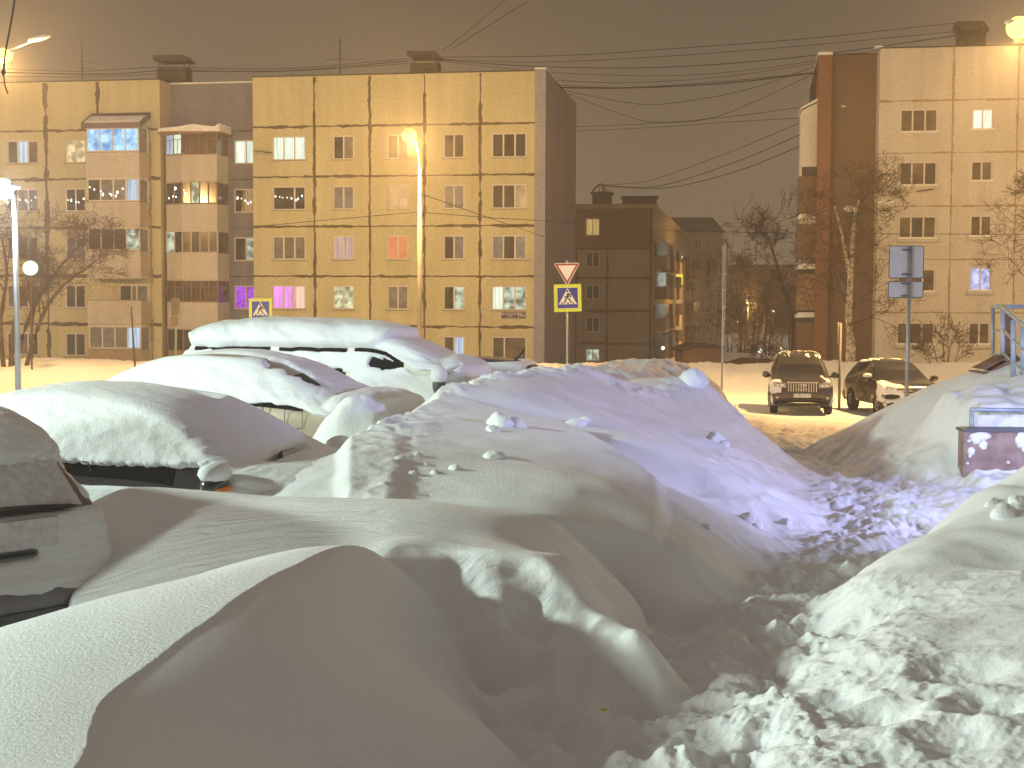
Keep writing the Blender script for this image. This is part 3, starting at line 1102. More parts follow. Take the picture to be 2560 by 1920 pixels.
        if r == 0:
            rf = MB()
            zr = z0 + 2.82
            pts = [(-1.45, zr - .10), (-1.45, zr + .18), (-.004, zr + .92), (-.004, zr + .60)]
            rf.prism(pts, 'x', bx0 - .12, bx1 + .18, 'corrugated')
            for i in range(30):
                xx = bx0 - .1 + (bx1 - bx0 + .26) * i / 29
                rf.prism([(-1.47, zr + .19), (-1.46, zr + .215), (-.005, zr + .955), (-.005, zr + .92)], 'x', xx - .02, xx + .02, 'corrugated')
            rf.prism([(-1.40, zr + .222), (-1.38, zr + .30), (-.55, zr + .70), (-.50, zr + .685)], 'x', bx0 + .05, bx1 + .1, 'roof_snow')
            rf.build('roof', bo)
    cx0, cx1 = h.x(407, 8, -.15), h.x(546, 8, -.15)
    cm = h.x(456, 8, -.15)
    for r in range(5):
        z0 = ZJ[r + 1] - .12
        b = MB()
        fr = [(cx0, .35), (cm, -.22), (cx1 - .05, -.22), (cx1, 1.48), (cx0, 1.48)]
        b.prism([(x, y) for x, y in fr], 'z', z0 - .16, z0, 'parapet_panel')
        for (p, q) in ((fr[0], fr[1]), (fr[1], fr[2]), (fr[2], fr[3])):
            d = Vector((q[0] - p[0], q[1] - p[1]))
            nn = Vector((d.y, -d.x)).normalized() * .04
            b.prism([p, q, (q[0] - nn.x, q[1] - nn.y), (p[0] - nn.x, p[1] - nn.y)], 'z', z0 + .002, z0 + 1.42, 'parapet_panel' if r < 4 else 'dim_plaster')
        bo = b.build('balcony', h.root)
        g = MB()
        gz0, gz1 = z0 + 1.43, z0 + 2.72
        fm = ['frame_wood', 'frame_wood', 'frame_white', 'frame_wood', 'frame_wood'][r]
        sts = [['lit_cool', 'lit_white', N, N, N, N], [K, K, K, 'lit_cream', K, K], ['lit_green', K, N, K, N, N], [N, N, N, N, N, N], [K] * 6][r]
        segs = [(fr[0], fr[1], 2), (fr[1], fr[2], 4)]
        k = 0
        for p, q, n in segs:
            for i in range(n):
                a = Vector(p).lerp(Vector(q), i / n)
                c = Vector(p).lerp(Vector(q), (i + 1) / n)
                d = (c - a).normalized()
                nn = Vector((d.y, -d.x))
                g.tube([(a.x, a.y + .03, gz0), (a.x, a.y + .03, gz1)], .045, fm, 4)
                g.tube([(a.x, a.y + .03, gz0 + .03), (c.x, c.y + .03, gz0 + .03)], .04, fm, 4)
                g.tube([(a.x, a.y + .03, gz1 - .03), (c.x, c.y + .03, gz1 - .03)], .04, fm, 4)
                if r in (0, 3):
                    m2 = a.lerp(c, .5)
                    g.tube([(m2.x, m2.y + .03, gz0), (m2.x, m2.y + .03, gz1 - .4)], .02, fm, 4)
                    g.tube([(a.x, a.y + .03, gz1 - .42), (c.x, c.y + .03, gz1 - .42)], .02, fm, 4)
                g.quad((a.x, a.y + .05, gz0), (c.x, c.y + .05, gz0), (c.x, c.y + .05, gz1), (a.x, a.y + .05, gz1), sts[k])
                k += 1
        g.tube([(fr[2][0], fr[2][1] + .03, gz0), (fr[2][0], fr[2][1] + .03, gz1)], .05, fm, 4)
        g.quad((fr[2][0] - .02, fr[2][1] + .08, gz0), (fr[3][0] - .02, fr[3][1], gz0), (fr[3][0] - .02, fr[3][1], gz1), (fr[2][0] - .02, fr[2][1] + .08, gz1), N)
        if r == 1:  # lamp reflections on this glazing, built as glowing dots
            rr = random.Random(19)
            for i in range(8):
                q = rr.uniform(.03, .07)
                g.ellipsoid((rr.uniform(cx0 + .3, cm + .5), .0 if i % 2 else -.2, z0 + rr.uniform(1.6, 2.4)), (q, .02, q * rr.uniform(1, 2)), 'bright_dot', 8, 6)
        g.build('glazing', bo)
        if r == 0:
            rf = MB()
            zr = z0 + 2.74
            n = 12
            top = []
            for i in range(n + 1):
                t = i / n
                top.append((cx0 - .1 + (cx1 + .3 - cx0) * t, zr + .16 + .28 * math.exp(-((t - .55) / .2) ** 2) + .06 * math.sin(9 * t) + (.22 if t > .97 else 0)))
            prof = [(cx0 - .1, zr), (cx1 + .22, zr - .05)] + top[::-1]
            rf.prism(prof, 'y', -.45, 1.45, 'roof_snow')
            rf.box(cx0 - .1, cx1 + .25, -.47, 1.46, zr - .16, zr - .06, 'wood_board')
            rf.build('roof', bo)
    # drainpipe and the rod aerial by the top left window
    mb = MB()
    x_, z_ = h.hit(642, 380)
    x2, z2 = h.hit(680, 383)
    mb.tube([(x_, -.5, z_ + .02), (x2, -.02, z2 + .01)], .03, 'pole_dark', 6)
    for i in range(5):
        t = i / 4
        q = Vector((x_, -.5, z_)).lerp(Vector((x2, -.1, z2)), t * .8)
        mb.tube([(q.x, q.y - .02, q.z - .16), (q.x, q.y, q.z + .10)], .015, 'pole_dark', 5)
    mb.build('aerial', h.root)
    # house number plate
    x0, z0 = h.hit(1254, 796)
    x1, z1 = h.hit(1314, 781)
    pl = MB()
    pl.box(x0, x1, -.035, -.012, z0, z1, 'plaque_blue')
    pl.box(x0 + (x1 - x0) * .70, x0 + (x1 - x0) * .715, -.040, -.035, z0, z1, 'sign_white')
    po = pl.build('house_plate', h.root)
    rot = Matrix.Rotation(math.pi / 2, 4, 'X')
    W = x1 - x0
    text_mesh('lettering', 'КОМСОМОЛЬСКАЯ', .135, 'sign_white', po, Matrix.Translation((x0 + W * .36, -.038, z0 + .235)) @ rot)
    text_mesh('lettering', 'улица', .09, 'sign_white', po, Matrix.Translation((x0 + W * .36, -.038, z0 + .145)) @ rot)
    text_mesh('lettering', 'Komsomolskaya', .075, 'sign_white', po, Matrix.Translation((x0 + W * .36, -.038, z0 + .055)) @ rot)
    text_mesh('lettering', '290', .19, 'sign_white', po, Matrix.Translation((x0 + W * .855, -.038, z0 + .16)) @ rot)
    return h


yellow = build_yellow()


def roof_vent(h, px0, px1, ytop, ycap, ybody, ybot, v, label, lean=0.0):
    """brick ventilation shaft with a tilted cap on four legs"""
    D = (h.o + h.ex * h.x((px0 + px1) / 2, 15, v) + h.ey * v).y
    a = at(px0, ybot, D)
    b = at(px1, ybot, D)
    w = (b - a).length
    zt = at((px0 + px1) / 2, ybody, D).z
    zc = at((px0 + px1) / 2, ycap, D).z
    zz = at((px0 + px1) / 2, ytop, D).z
    z0 = a.z
    r = thing('roof_vent', label, 'roof vent', ((a.x + b.x) / 2, D, z0), -h.th, 'ventilation shafts on the roofs')
    m = MB()
    m.box(-w / 2, w / 2, 0, 1.0, -.4, zt - z0, 'vent_brick')
    m.build('shaft', r)
    for sx in (-1, 1):
        for y in (.1, .9):
            g = MB()
            g.tube([(sx * w * .42, y, zt - z0 - .02), (sx * w * .44, y, zc - z0 + .02)], .045, 'pole_dark', 6)
            g.build('leg', r)
    m = MB()
    pts = [(-w * .62, zc - z0 + .10 + lean), (-w * .5, zc - z0), (w * .62, zc - z0 - lean), (w * .56, zc - z0 + .10), (w * .4, zz - z0), (-w * .58, zz - z0 + lean * .4)]
    m.prism(pts, 'y', -.15, 1.15, 'roof_tar')
    m.build('cap', r)


roof_vent(yellow, 391, 467, 138, 153, 168, 207, 3.0, 'dark brick vent with a flat cap on the roof above the balconies', .02)
roof_vent(yellow, 1024, 1095, 128, 143, 157, 188, 3.0, 'dark brick vent with a bent cap in the middle of the yellow roof', .06)


def antenna(h, px, ytop, ybot, bars, label, v=2.5):
    D = (h.o + h.ex * h.x(px, 15, v) + h.ey * v).y
    a = at(px, ybot, D)
    b = at(px, ytop, D)
    r = thing('roof_antenna', label, 'antenna', a, -h.th, 'rod antennas on the yellow roof')
    m = MB()
    m.tube([(0, 0, -.4), (0, 0, b.z - a.z)], [.05, .035], 'pole_dark', 6)
    m.build('mast', r)
    m = MB()
    for zf, x0, x1, dz in bars:
        z = (b.z - a.z) * zf
        m.tube([(x0, 0, z + dz * .5), (x1, 0, z - dz * .5)], .018, 'pole_dark', 5)
        for i in range(4):
            xx = x0 + (x1 - x0) * (i + .5) / 4
            m.tube([(xx, -.3, z + .01), (xx, .3, z + .01)], .012, 'pole_dark', 4)
    m.build('crossbar', r)


antenna(yellow, 206, 104, 200, [(.45, -.1, 1.1, .2), (.30, -.2, .8, .0)], 'rust brown rod antenna above the left balconies')
antenna(yellow, 850, 95, 193, [(.45, -.9, 1.4, .0), (.92, -.3, .05, .0)], 'tall rod antenna left of the bent cap vent')


def build_beige():
    h = House('apartment_building', 'beige panel apartment block on the right with a brown blind wall and rust pilaster', 2192, 600, 76.0, TH)
    top = h.z(2200, 122)
    zj = [h.z(2230, y) for y in (253, 383.5, 516, 649, 781)]
    mb = MB()
    N, K, G = 'glass_brown', 'glass_dark', 'glass_grey'
    holes = []
    ws = []
    st3 = [[N, N, N], [K, N, K], [N, K, N], [N, N, N], [N, K, N]]
    st2 = [['lit_white', 'lit_white'], [K, N], [N, N], ['lit_bluewhite', 'lit_bluewhite'], [N, N]]
    yy3 = [(272, 332), (404, 465), (540, 597), (672, 730), (806, 862)]
    yy2 = [(272, 325), (402, 454), (538, 592), (668, 728), (806, 862)]
    for r in range(5):
        for (a, b), ss, q in (((2250, 2344), st3, yy3), ((2429, 2483), st2, yy2), ((2590, 2680), st3, yy3)):
            zb = h.z((a + b) / 2, q[r][1] - r * 0)
            zt = h.z((a + b) / 2, q[r][0])
            x0, x1 = h.x(a - r * 2.2, zb), h.x(b - r * 2.2, zb)
            holes.append((x0, x1, zb, zt))
            ws.append((x0, x1, zb, zt, ss[r]))
    wall(mb, 0, 30, -3, top, holes, 0, 'beige_plaster')
    rs = random.Random(8)
    for z in zj:
        seam(mb, (0, z), (30, z), 0.07, -.006, 'faint_joint', rs)
    for px in (2375, 2536, 2700):
        xx = h.x(px)
        seam(mb, (xx, -2), (xx, top), 0.07, -.010, 'faint_joint', rs)
    mb.quad((0, 0, -3), (0, 0, top), (0, 2.05, top), (0, 2.05, -3), 'beige_plaster')
    mb.build('wall', h.root)
    for a in ws:
        window(h, *a, snowsill=True)
    bl = h.x(2041, 9, 2.0)
    bp = h.x(2074, 9, 2.0)
    b = MB()
    bt = h.z(2120, 137, 2.0)
    wall(b, bp, -.003, -3, bt, [], 2.0, 'brown_plaster')
    for z in zj:
        b.box(bp, -.01, 1.985, 1.999, z - .02, z + .02, 'rust_plaster')
    b.box(bp, -.003, 1.9, 2.2, bt, bt + .06, 'roof_tar')
    b.build('blind_wall', h.root)
    b = MB()
    b.box(bl, bp - .003, 1.75, 13.9, -3, bt - .02, 'rust_plaster')
    b.box(bl - .05, bp + .03, 1.68, 13.9, bt - .018, bt + .13, 'roof_snow')
    b.build('pilaster', h.root)
    b = MB()
    b.box(bp, 30, 2.3, 14, top - 1.0, top - .15, 'roof_tar')
    b.box(-.04, 30, -.06, .15, top + .002, top + .07, 'roof_tar')
    b.box(-.3, .1, -.1, .6, top + .072, top + .14, 'roof_snow')
    b.build('roof', h.root)
    # balconies that stick out of the side wall
    y0, y1 = 2.1, 5.0

    def bz(py):
        return h.z(2019, py, y0)
    xo = h.x(1998, 9, y0)
    m = MB()
    m.prism([(xo, bz(417)), (bl - .004, bz(417)), (bl - .004, bz(257)), (xo + .1, bz(275)), (xo, bz(284))], 'y', y0, y1, 'siding_white')
    for i in range(14):
        xx = xo + (bl - xo) * (i + .5) / 14
        m.box(xx - .008, xx + .008, y0 - .012, y0 - .001, bz(415), bz(285), 'frame_white')
    m.prism([(xo - .03, bz(283)), (xo + .06, bz(272)), (bl - .004, bz(254)), (bl - .004, bz(246)), (xo + .05, bz(268)), (xo - .06, bz(279))], 'y', y0 - .1, y1, 'roof_snow')
    m.box(xo + .12, bl - .004, y0 + .03, y1, bz(440), bz(417.5), 'glass_dark')
    m.box(xo, xo + .12, y0 + .02, y1, bz(440), bz(417.5), 'frame_white')
    m.box(xo - .03, bl - .004, y0, y1, bz(531), bz(440.5), 'brown_plaster')
    m.build('balcony', h.root)
    for (a, bb, c, mn) in ((546, 560, 645, 'brown_plaster'), (672, 684, 776, 'wood_board'), (793, 806, 905, 'brown_plaster')):
        m = MB()
        m.box(xo - .05, bl - .004, y0, y1, bz(c), bz(bb), mn)
        m.box(xo + .02, bl - .004, y0 + .3, y1, bz(bb - .01), bz(a), 'frame_white' if a < 600 else 'glass_dark')
        if mn == 'wood_board':
            for i in range(7):
                xx = xo + (bl - xo) * (i + .5) / 7
                m.box(xx - .02, xx + .02, y0 - .02, y0 - .001, bz(c - 2), bz(bb + 2), 'faint_joint')
        m.prism([(xo - .12, bz(a + 1)), (bl - .004, bz(a)), (bl - .004, bz(a - 12)), (xo + .1, bz(a - 12)), (xo - .05, bz(a - 6))], 'y', y0 - .15, y1, 'roof_snow')
        m.build('balcony', h.root)
    # sloping roof edge seen in profile on the pilaster's left
    m = MB()
    m.prism([(bl - .004, bz(232)), (bl - .15, bz(229)), (bl - .06, bz(150)), (bl - .004, bz(146))], 'y', y0 + 3, y1 + 8, 'roof_tar')
    m.build('downpipe', h.root)
    # air conditioner box at the beige corner
    x0, z1 = h.hit(2194, 508)
    x1, z0 = h.hit(2233, 540)
    m = MB()
    m.box(x0, x1, -.42, -.012, z0, z1, 'siding_white')
    m.box(x0 - .02, x1 + .02, -.44, -.02, z1 + .002, z1 + .07, 'roof_snow')
    ac = m.build('air_conditioner', h.root)
    m = MB()
    cxx, czz = x0 + (x1 - x0) * .40, (z0 + z1) / 2 - .02
    for rr_ in (.10, .17, .24):
        m.tube([(cxx + rr_ * math.cos(t / 20 * 6.283), -.435, czz + rr_ * math.sin(t / 20 * 6.283)) for t in range(21)], .014, 'pole_dark', 5)
    m.build('fan_grille', ac)
    # lattice dish bracket on the brown wall with snow on it
    xx, zz = h.hit(2126, 522, 1.6)
    m = MB()
    m.ellipsoid((xx, 1.62, zz), (.34, .22, .17), 'roof_snow', 14, 8, .08, 3)
    m.ellipsoid((xx, 1.68, zz - .30), (.30, .10, .25), 'pole_dark', 14, 8)
    m.tube([(xx, 1.7, zz - .2), (xx, 2.0, zz - .35)], .03, 'pole_dark', 6)
    m.build('satellite_dish', h.root)
    xx, zz = h.hit(2110, 264, 1.6)
    m = MB()
    m.ellipsoid((xx, 1.9, zz), (.16, .12, .05), 'roof_snow', 10, 6, .1, 4)
    m.build('snow_patch', h.root)
    xx, zz = h.hit(2310, 478)
    m = MB()
    m.tube([(xx - .4, -.3, zz - .05), (xx + .42, -.3, zz + .08)], .04, 'pole_dark', 6)
    m.build('clothes_bracket', h.root)
    return h


beige = build_beige()
roof_vent(beige, 2396, 2463, 54, 75, 82, 113, 3.0, 'hazy brick vent on the beige block beside the bright lamp', .03)


def build_dim():
    h = House('apartment_building', 'dark brick and panel house standing behind the grey end wall', 1629, 700, 124.0, TH)
    top = h.z(1625, 521)
    bot = h.z(1600, 622)
    x0 = h.x(1405)
    zf = [h.z(1500, y) for y in (622, 695, 777, 859)]
    m = MB()
    holes = []
    ws = []
    K, N = 'glass_dark', 'glass_brown'
    for (ya, yb, s) in ((546, 589, 'lit_amber'), (629, 668, N), (711, 749, K), (792, 830, K), (872, 903, 'lit_green')):
        zb, zt = h.z(1481, yb), h.z(1481, ya)
        a, b = h.x(1464, zb), h.x(1499, zb)
        holes.append((a, b, zb, zt))
        ws.append((a, b, zb, zt, [s, s]))
    wall(m, x0, 0, -4.5, bot, [q for q in holes if q[3] < bot], 0, 'dim_plaster')
    wall(m, x0, 0, bot, top, [q for q in holes if q[2] > bot], 0, 'dim_brick')
    rs = random.Random(4)
    for z in zf:
        seam(m, (x0, z), (0, z), .16, -.008, rnd=rs)
    for px in (1440, 1518):
        xx = h.x(px)
        seam(m, (xx, -4), (xx, bot), .14, -.012, rnd=rs)
    m.build('wall', h.root)
    for w in ws:
        window(h, *w, frame='frame_white', sill=None)
    s = MB()
    s.quad((0, 0, -4.5), (0, 66, -4.5), (0, 66, top), (0, 0, top), 'dim_plaster')
    s.box(-.14, .02, -.16, -.012, -4.5, top, 'roof_tar')
    s.build('side_wall', h.root)
    r = MB()
    r.box(x0, .35, -.35, 66.2, top, top + .35, 'dim_plaster')
    r.box(x0, .2, -.1, 66, top + .351, top + .40, 'roof_tar')
    r.build('roof', h.root)
    for px0, px1, yb, v in ((1481, 1526, 485, 4), (1556, 1640, 495, 12)):
        xa, za = h.hit(px0, 506, v)
        xb, zb = h.hit(px1, yb, v)
        m = MB()
        m.box(xa, xb, v, v + 1.5, top + .402, zb, 'vent_brick')
        m.box(xa - .15, xb + .15, v - .15, v + 1.65, zb, zb + .2, 'roof_tar')
        m.build('vent_shaft', h.root)
    # tyre-shaped bent aerial on the first shaft
    xa, za = h.hit(1484, 484, 4)
    m = MB()
    arc = []
    for i in range(9):
        xx, zz = h.hit([1479, 1481, 1485, 1491, 1497, 1503, 1506, 1508, 1509][i], [487, 480, 473, 467, 462, 460, 464, 474, 486][i], 4.2)
        arc.append((xx, 4.2, zz))
    m.tube(arc, .09, 'vent_brick', 6)
    for (pa, qa, pb, qb) in ((1506, 462, 1530, 487), (1504, 462, 1518, 487), (1500, 463, 1497, 487)):
        a = h.hit(pa, qa, 4.2)
        b = h.hit(pb, qb, 4.2)
        m.tube([(a[0], 4.25, a[1]), (b[0], 4.25, b[1])], .04, 'vent_brick', 5)
    m.build('roof_aerial', h.root)
    # loggias down the long side and the lit stair bay
    for t in (3, 14, 25, 48, 58):
        for z in (-2.0, .75, 3.5, 6.2):
            b = MB()
            b.box(.004, 1.1, t, t + 5, z - .15, z + 1.0, 'dim_plaster' if (t + int(z)) % 2 else 'dim_brick')
            b.box(.006, 1.04, t + .05, t + 4.95, z + 1.001, z + 2.2, 'glass_brown' if t != 14 else 'glass_grey')
            b.build('balcony', h.root)
    b = MB()
    yb = 36.0
    for (ya, ybb, mn) in ((655, 683, 'glass_brown'), (685, 712, 'lit_yellow'), (718, 758, 'lit_amber'), (795, 826, 'lit_amber'), (830, 855, 'glass_brown')):
        za, zb = h.z(1690, ybb, yb), h.z(1690, ya, yb)
        b.box(.1, .85, yb, yb + 2.5, za, zb, mn)
    b.box(.004, 1.0, yb + .05, yb + 2.6, -4.5, h.z(1690, 655, yb), 'dim_brick')
    b.build('stair_bay', h.root)
    b = MB()
    z = h.z(1682, 643, 34)
    b.ellipsoid((.75, 34, z), (.16, .16, .16), 'far_bulb', 10, 8)
    b.tube([(.004, 34, z + .2), (.75, 34, z + .2)], .04, 'pole_dark', 6)
    b.build('wall_lamp', h.root)


build_dim()


def build_far():
    h = House('apartment_building', 'far hazy house with a hipped roof beyond the dark brick one', 1806, 700, 195.0, TH * .4)
    zt = h.z(1790, 580)
    zr = h.z(1790, 537)
    m = MB()
    holes = []
    K = 'glass_brown'
    for r in range(5):
        for a, b in ((1690, 1706), (1735, 1752), (1764, 1776)):
            z0 = zt - 2.2 - r * 2.9
            holes.append((h.x(a), h.x(b), z0, z0 + 1.4))
    wall(m, -22, 0, -5, zt, holes, 0, 'dim_plaster')
    m.quad((0, 0, -5), (0, 12, -5), (0, 12, zt), (0, 0, zt), 'dim_plaster')
    m.build('wall', h.root)
    for i, q in enumerate(holes):
        window(h, *q, [K, K], sill=None, frame='frame_white' if i % 4 else 'frame_wood')
    r = MB()
    r.add([(-22, -.3, zt), (.3, -.3, zt), (.3, 12.3, zt), (-22, 12.3, zt), (-22, 6, zr), (-1.0, 6, zr)], [(0, 1, 5, 4), (1, 2, 5), (2, 3, 4, 5), (0, 3, 2, 1), (0, 4, 3)], 'roof_tar')
    r.build('roof', h.root)
    h = House('apartment_building', 'faint house almost lost in the blowing snow behind the bare trees', 1990, 700, 290.0, 0.05)
    zt = h.z(1900, 668)
    m = MB()
    wall(m, -14, 22, -6, zt, [], 0, 'dim_brick')
    m.box(-14.5, 22, -.5, 12, zt, zt + .5, 'roof_tar')
    m.build('wall', h.root)
    # low sheds behind the snow bank
    for (a, b, yt, yb, D, lab) in ((1706, 1806, 868, 925, 84, 'low dark shed behind the snow bank left of the thin dark pole'), (1820, 1925, 893, 925, 95, 'lower shed with snow on its roof right of the thin dark pole')):
        p = at(a, yb, D)
        q = at(b, yb, D)
        t = at(a, yt, D)
        s = thing('shed', lab, 'shed', (p.x, D, p.z - 1), 0, 'sheds behind the snow bank')
        m = MB()
        w = q.x - p.x
        hh = t.z - p.z + 1
        m.prism([(0, 0), (w, 0), (w, hh - .1), (w * .3, hh), (0, hh - .3)], 'y', 0, 4, 'dim_brick')
        m.box(w * .1, w * .45, -.04, -.003, .1, hh - .5, 'wood_board')
        m.build('wall', s)
        m = MB()
        m.prism([(-.1, hh - .30), (w * .3, hh + .002), (w + .1, hh - .1), (w + .1, hh + .05), (w * .3, hh + .2), (-.1, hh - .12)], 'y', -.15, 4.1, 'roof_snow' if D > 90 else 'roof_tar')
        m.build('roof', s)


build_far()

# ------------------------------------------------------------------ street lamps
def bend(pts, n=10):
    """Catmull-Rom through points"""
    P = [Vector(p) for p in pts]
    out = []
    for i in range(len(P) - 1):
        a = P[max(i - 1, 0)]
        b = P[i]
        c = P[i + 1]
        d = P[min(i + 2, len(P) - 1)]
        for k in range(n):
            t = k / n
            out.append(0.5 * ((2 * b) + (c - a) * t + (2 * a - 5 * b + 4 * c - d) * t * t + (3 * b - a - 3 * c + d) * t ** 3))
    out.append(P[-1])
    return out


def lamp_head(root, p, d, lit, mn='lamp_grey', s=1.0):
    """cobra head at p pointing along d (horizontal), lit or not"""
    d = Vector(d).normalized()
    m = MB()
    m.ellipsoid((0, 0, 0), (.40 * s, .15 * s, .085 * s), mn, 14, 8)
    o = m.build('lamp_head', root)
    o.matrix_local = Matrix.Translation(p) @ d.to_track_quat('X', 'Z').to_matrix().to_4x4()
    if lit:
        g = MB()
        g.ellipsoid((.04 * s, 0, -.10 * s), (.27 * s, .25 * s, .24 * s), lit, 14, 8)
        g.build('bulb', o)


def street_lamp(name, label, base, polz, head, lit, power, pole='pole_concrete', r0=.11, r1=.075, steps=True, col=SODIUM, s=1.0, light_drop=0.45):
    root = thing(name, label, 'street lamp', base, 0, 'street lamps')
    m = MB()
    h = polz - base[2]
    m.tube([(0, 0, -.6), (0, 0, h * .72), (0, 0, h * .72 + .02), (0, 0, h)], [r0, r0 * .92, r1, r1 * .8], pole, 12)
    m.build('pole', root)
    hd = Vector(head) - Vector(base)
    a = MB()
    a.tube(bend([(0, 0, h - .05), (hd.x * .25, hd.y * .25, h + (hd.z - h) * .6), (hd.x * .8, hd.y * .8, hd.z + .06)]), .035, pole, 8)
    a.build('arm', root)
    lamp_head(root, hd, (hd.x, hd.y, 0.0), lit, s=s)
    if lit:
        l = lamp('lamp_light', Vector(head) - Vector((0, 0, light_drop)), power, col, .22)
        l.location = Vector(head) - Vector(base) - Vector((0, 0, light_drop))
        l.parent = root
    return root


b = at(1049, 870, 62)
hd = at(1024, 333, 60.5)
street_lamp('street_lamp', 'tall lit sodium lamp on a pale pole before the yellow facade', (b.x, 62, ground_z(b.x, 62)), at(1049, 415, 62).z, hd, 'sodium_glass', 8000, s=1.25)
hd = at(2552, 58, 46)
b = at(2665, 800, 46.5)
street_lamp('street_lamp', 'bright sodium lamp in the top right corner above the parked cars', (b.x, 46.5, ground_z(b.x, 46.5)), hd.z - .5, hd, 'sodium_glass', 6000, s=1.5)
lamp('street_lamp_beam', hd - Vector((0, 0, .5)), 30000, SODIUM, .22, aim=(9.5, 43.5, 0), cone=118)
# double lamp at the top left: one dark head on its arm, one lit head
hd = at(6, 132, 52)
b = at(-40, 800, 52)
dl = street_lamp('street_lamp', 'lit sodium lamp in the top left corner with a dark second head', (b.x, 52, ground_z(b.x, 52)), hd.z - .3, hd, 'sodium_glass', 6500, s=1.1)
h2 = at(98, 96, 52) - Vector(dl.location)
pa = MB()
pa.tube(bend([hd - Vector(dl.location), h2 * .0 + (at(60, 111, 52) - Vector(dl.location)), h2]), .04, 'lamp_grey', 8)
pa.build('arm', dl)
lamp_head(dl, h2, (h2.x + 3, h2.y, 1.2), None, s=1.1)
# the white yard lamp on the slim grey post at the left edge
b = at(45, 955, 32)
p = thing('street_lamp', 'white lit lamp on a slim grey post at the left edge', 'street lamp', (b.x, 32, ground_z(b.x, 32)), 0, 'street lamps')
m = MB()
top = at(43, 505, 32).z - p.location.z
m.tube([(0, 0, -.5), (0, 0, top * .5), (-.01, 0, top)], [.068, .062, .052], 'pole_grey', 12)
m.build('pole', p)
hd = at(12, 462, 32) - Vector(p.location)
m = MB()
m.tube(bend([(0, 0, top - .1), (-.02, 0, top + .12), (hd.x * .55, 0, hd.z + .12)]), .04, 'pole_grey', 8)
m.build('arm', p)
lamp_head(p, hd, (-1, 0, .15), 'led_glass', s=.95)
l = lamp('lamp_light', (0, 0, 0), 2400, (0.85, 0.94, 1.0), .2)
l.location = hd - Vector((0, 0, .3))
l.parent = p
# opal globe
b = at(76, 670, 58)
g = thing('globe_lamp', 'round opal globe lamp shining beside the slim grey post', 'lamp', (b.x, 58, ground_z(b.x, 58)), 0, None)
m = MB()
m.tube([(0, 0, -.4), (0, 0, b.z - g.location.z - .25)], .035, 'bark_dark', 8)
m.build('pole', g)
m = MB()
m.ellipsoid((0, 0, b.z - g.location.z), (.30, .30, .30), 'globe_glass', 20, 14)
m.build('globe', g)
# more of the same street's lamps stand out of the frame and light its facades
lamp('street_lamp_light', (33.0, 59.0, 10.0), 5200, SODIUM, .25)
lamp('street_lamp_light', (-33.0, 58.0, 10.5), 7500, SODIUM, .25)


def far_lamp(px, py, D, r, label, col='far_bulb'):
    p = at(px, py, D)
    t = thing('distant_lamp', label, 'lamp', (p.x, D, -3.2), 0, 'distant lamps in the gap between the houses')
    m = MB()
    m.tube([(0, 0, 0), (0, 0, p.z + 3.2)], .06, 'pole_dark', 6)
    m.build('pole', t)
    m = MB()
    m.ellipsoid((0, -.1, p.z + 3.2), (r, r, r), col, 10, 8)
    m.build('bulb', t)
    if r > .25:
        l = lamp('lamp_light', (0, -.6, p.z + 2.9), 4500, SODIUM, .3)
        l.parent = t


far_lamp(1870, 753, 150, .28, 'amber lamp glimmering among the bare trees, highest in the gap')
far_lamp(1933, 778, 150, .14, 'small pale lamp just left of the balconies of the beige block')
far_lamp(1846, 805, 170, .12, 'tiny lamp low down right of the thin dark pole')
far_lamp(1901, 877, 130, .22, 'white low lamp left of the grey off-road car roof', 'bright_dot')
far_lamp(1953, 871, 130, .14, 'small low lamp directly over the grey off-road car roof')
far_lamp(1657, 870, 110, .14, 'single low lamp at the foot of the dark brick house')
far_lamp(1846, 902, 110, .10, 'faint lowest lamp over the lower shed')

# ------------------------------------------------------------------ signs and posts
RX = Matrix.Rotation(math.pi / 2, 4, 'X')


def disc(mb, cx, cz, rx, rz, y0, y1, mn, n=20):
    mb.prism([(cx + rx * math.cos(i / n * 2 * math.pi), cz + rz * math.sin(i / n * 2 * math.pi)) for i in range(n)], 'y', y0, y1, mn)


def rrect(w, h, r, n=4):
    pts = []
    for cx, cz, a0 in ((w / 2 - r, h / 2 - r, 0), (-w / 2 + r, h / 2 - r, 90), (-w / 2 + r, -h / 2 + r, 180), (w / 2 - r, -h / 2 + r, 270)):
        for i in range(n + 1):
            a = math.radians(a0 + 90 * i / n)
            pts.append((cx + r * math.cos(a), cz + r * math.sin(a)))
    return pts


def strip(mb, pts, w, y0, y1, mn):
    for a, b in zip(pts[:-1], pts[1:]):
        d = Vector((b[0] - a[0], b[1] - a[1])).normalized()
        n = Vector((-d.y, d.x)) * w / 2
        mb.prism([(a[0] + n.x, a[1] + n.y), (b[0] + n.x, b[1] + n.y), (b[0] - n.x, b[1] - n.y), (a[0] - n.x, a[1] - n.y)], 'y', y0, y1, mn)


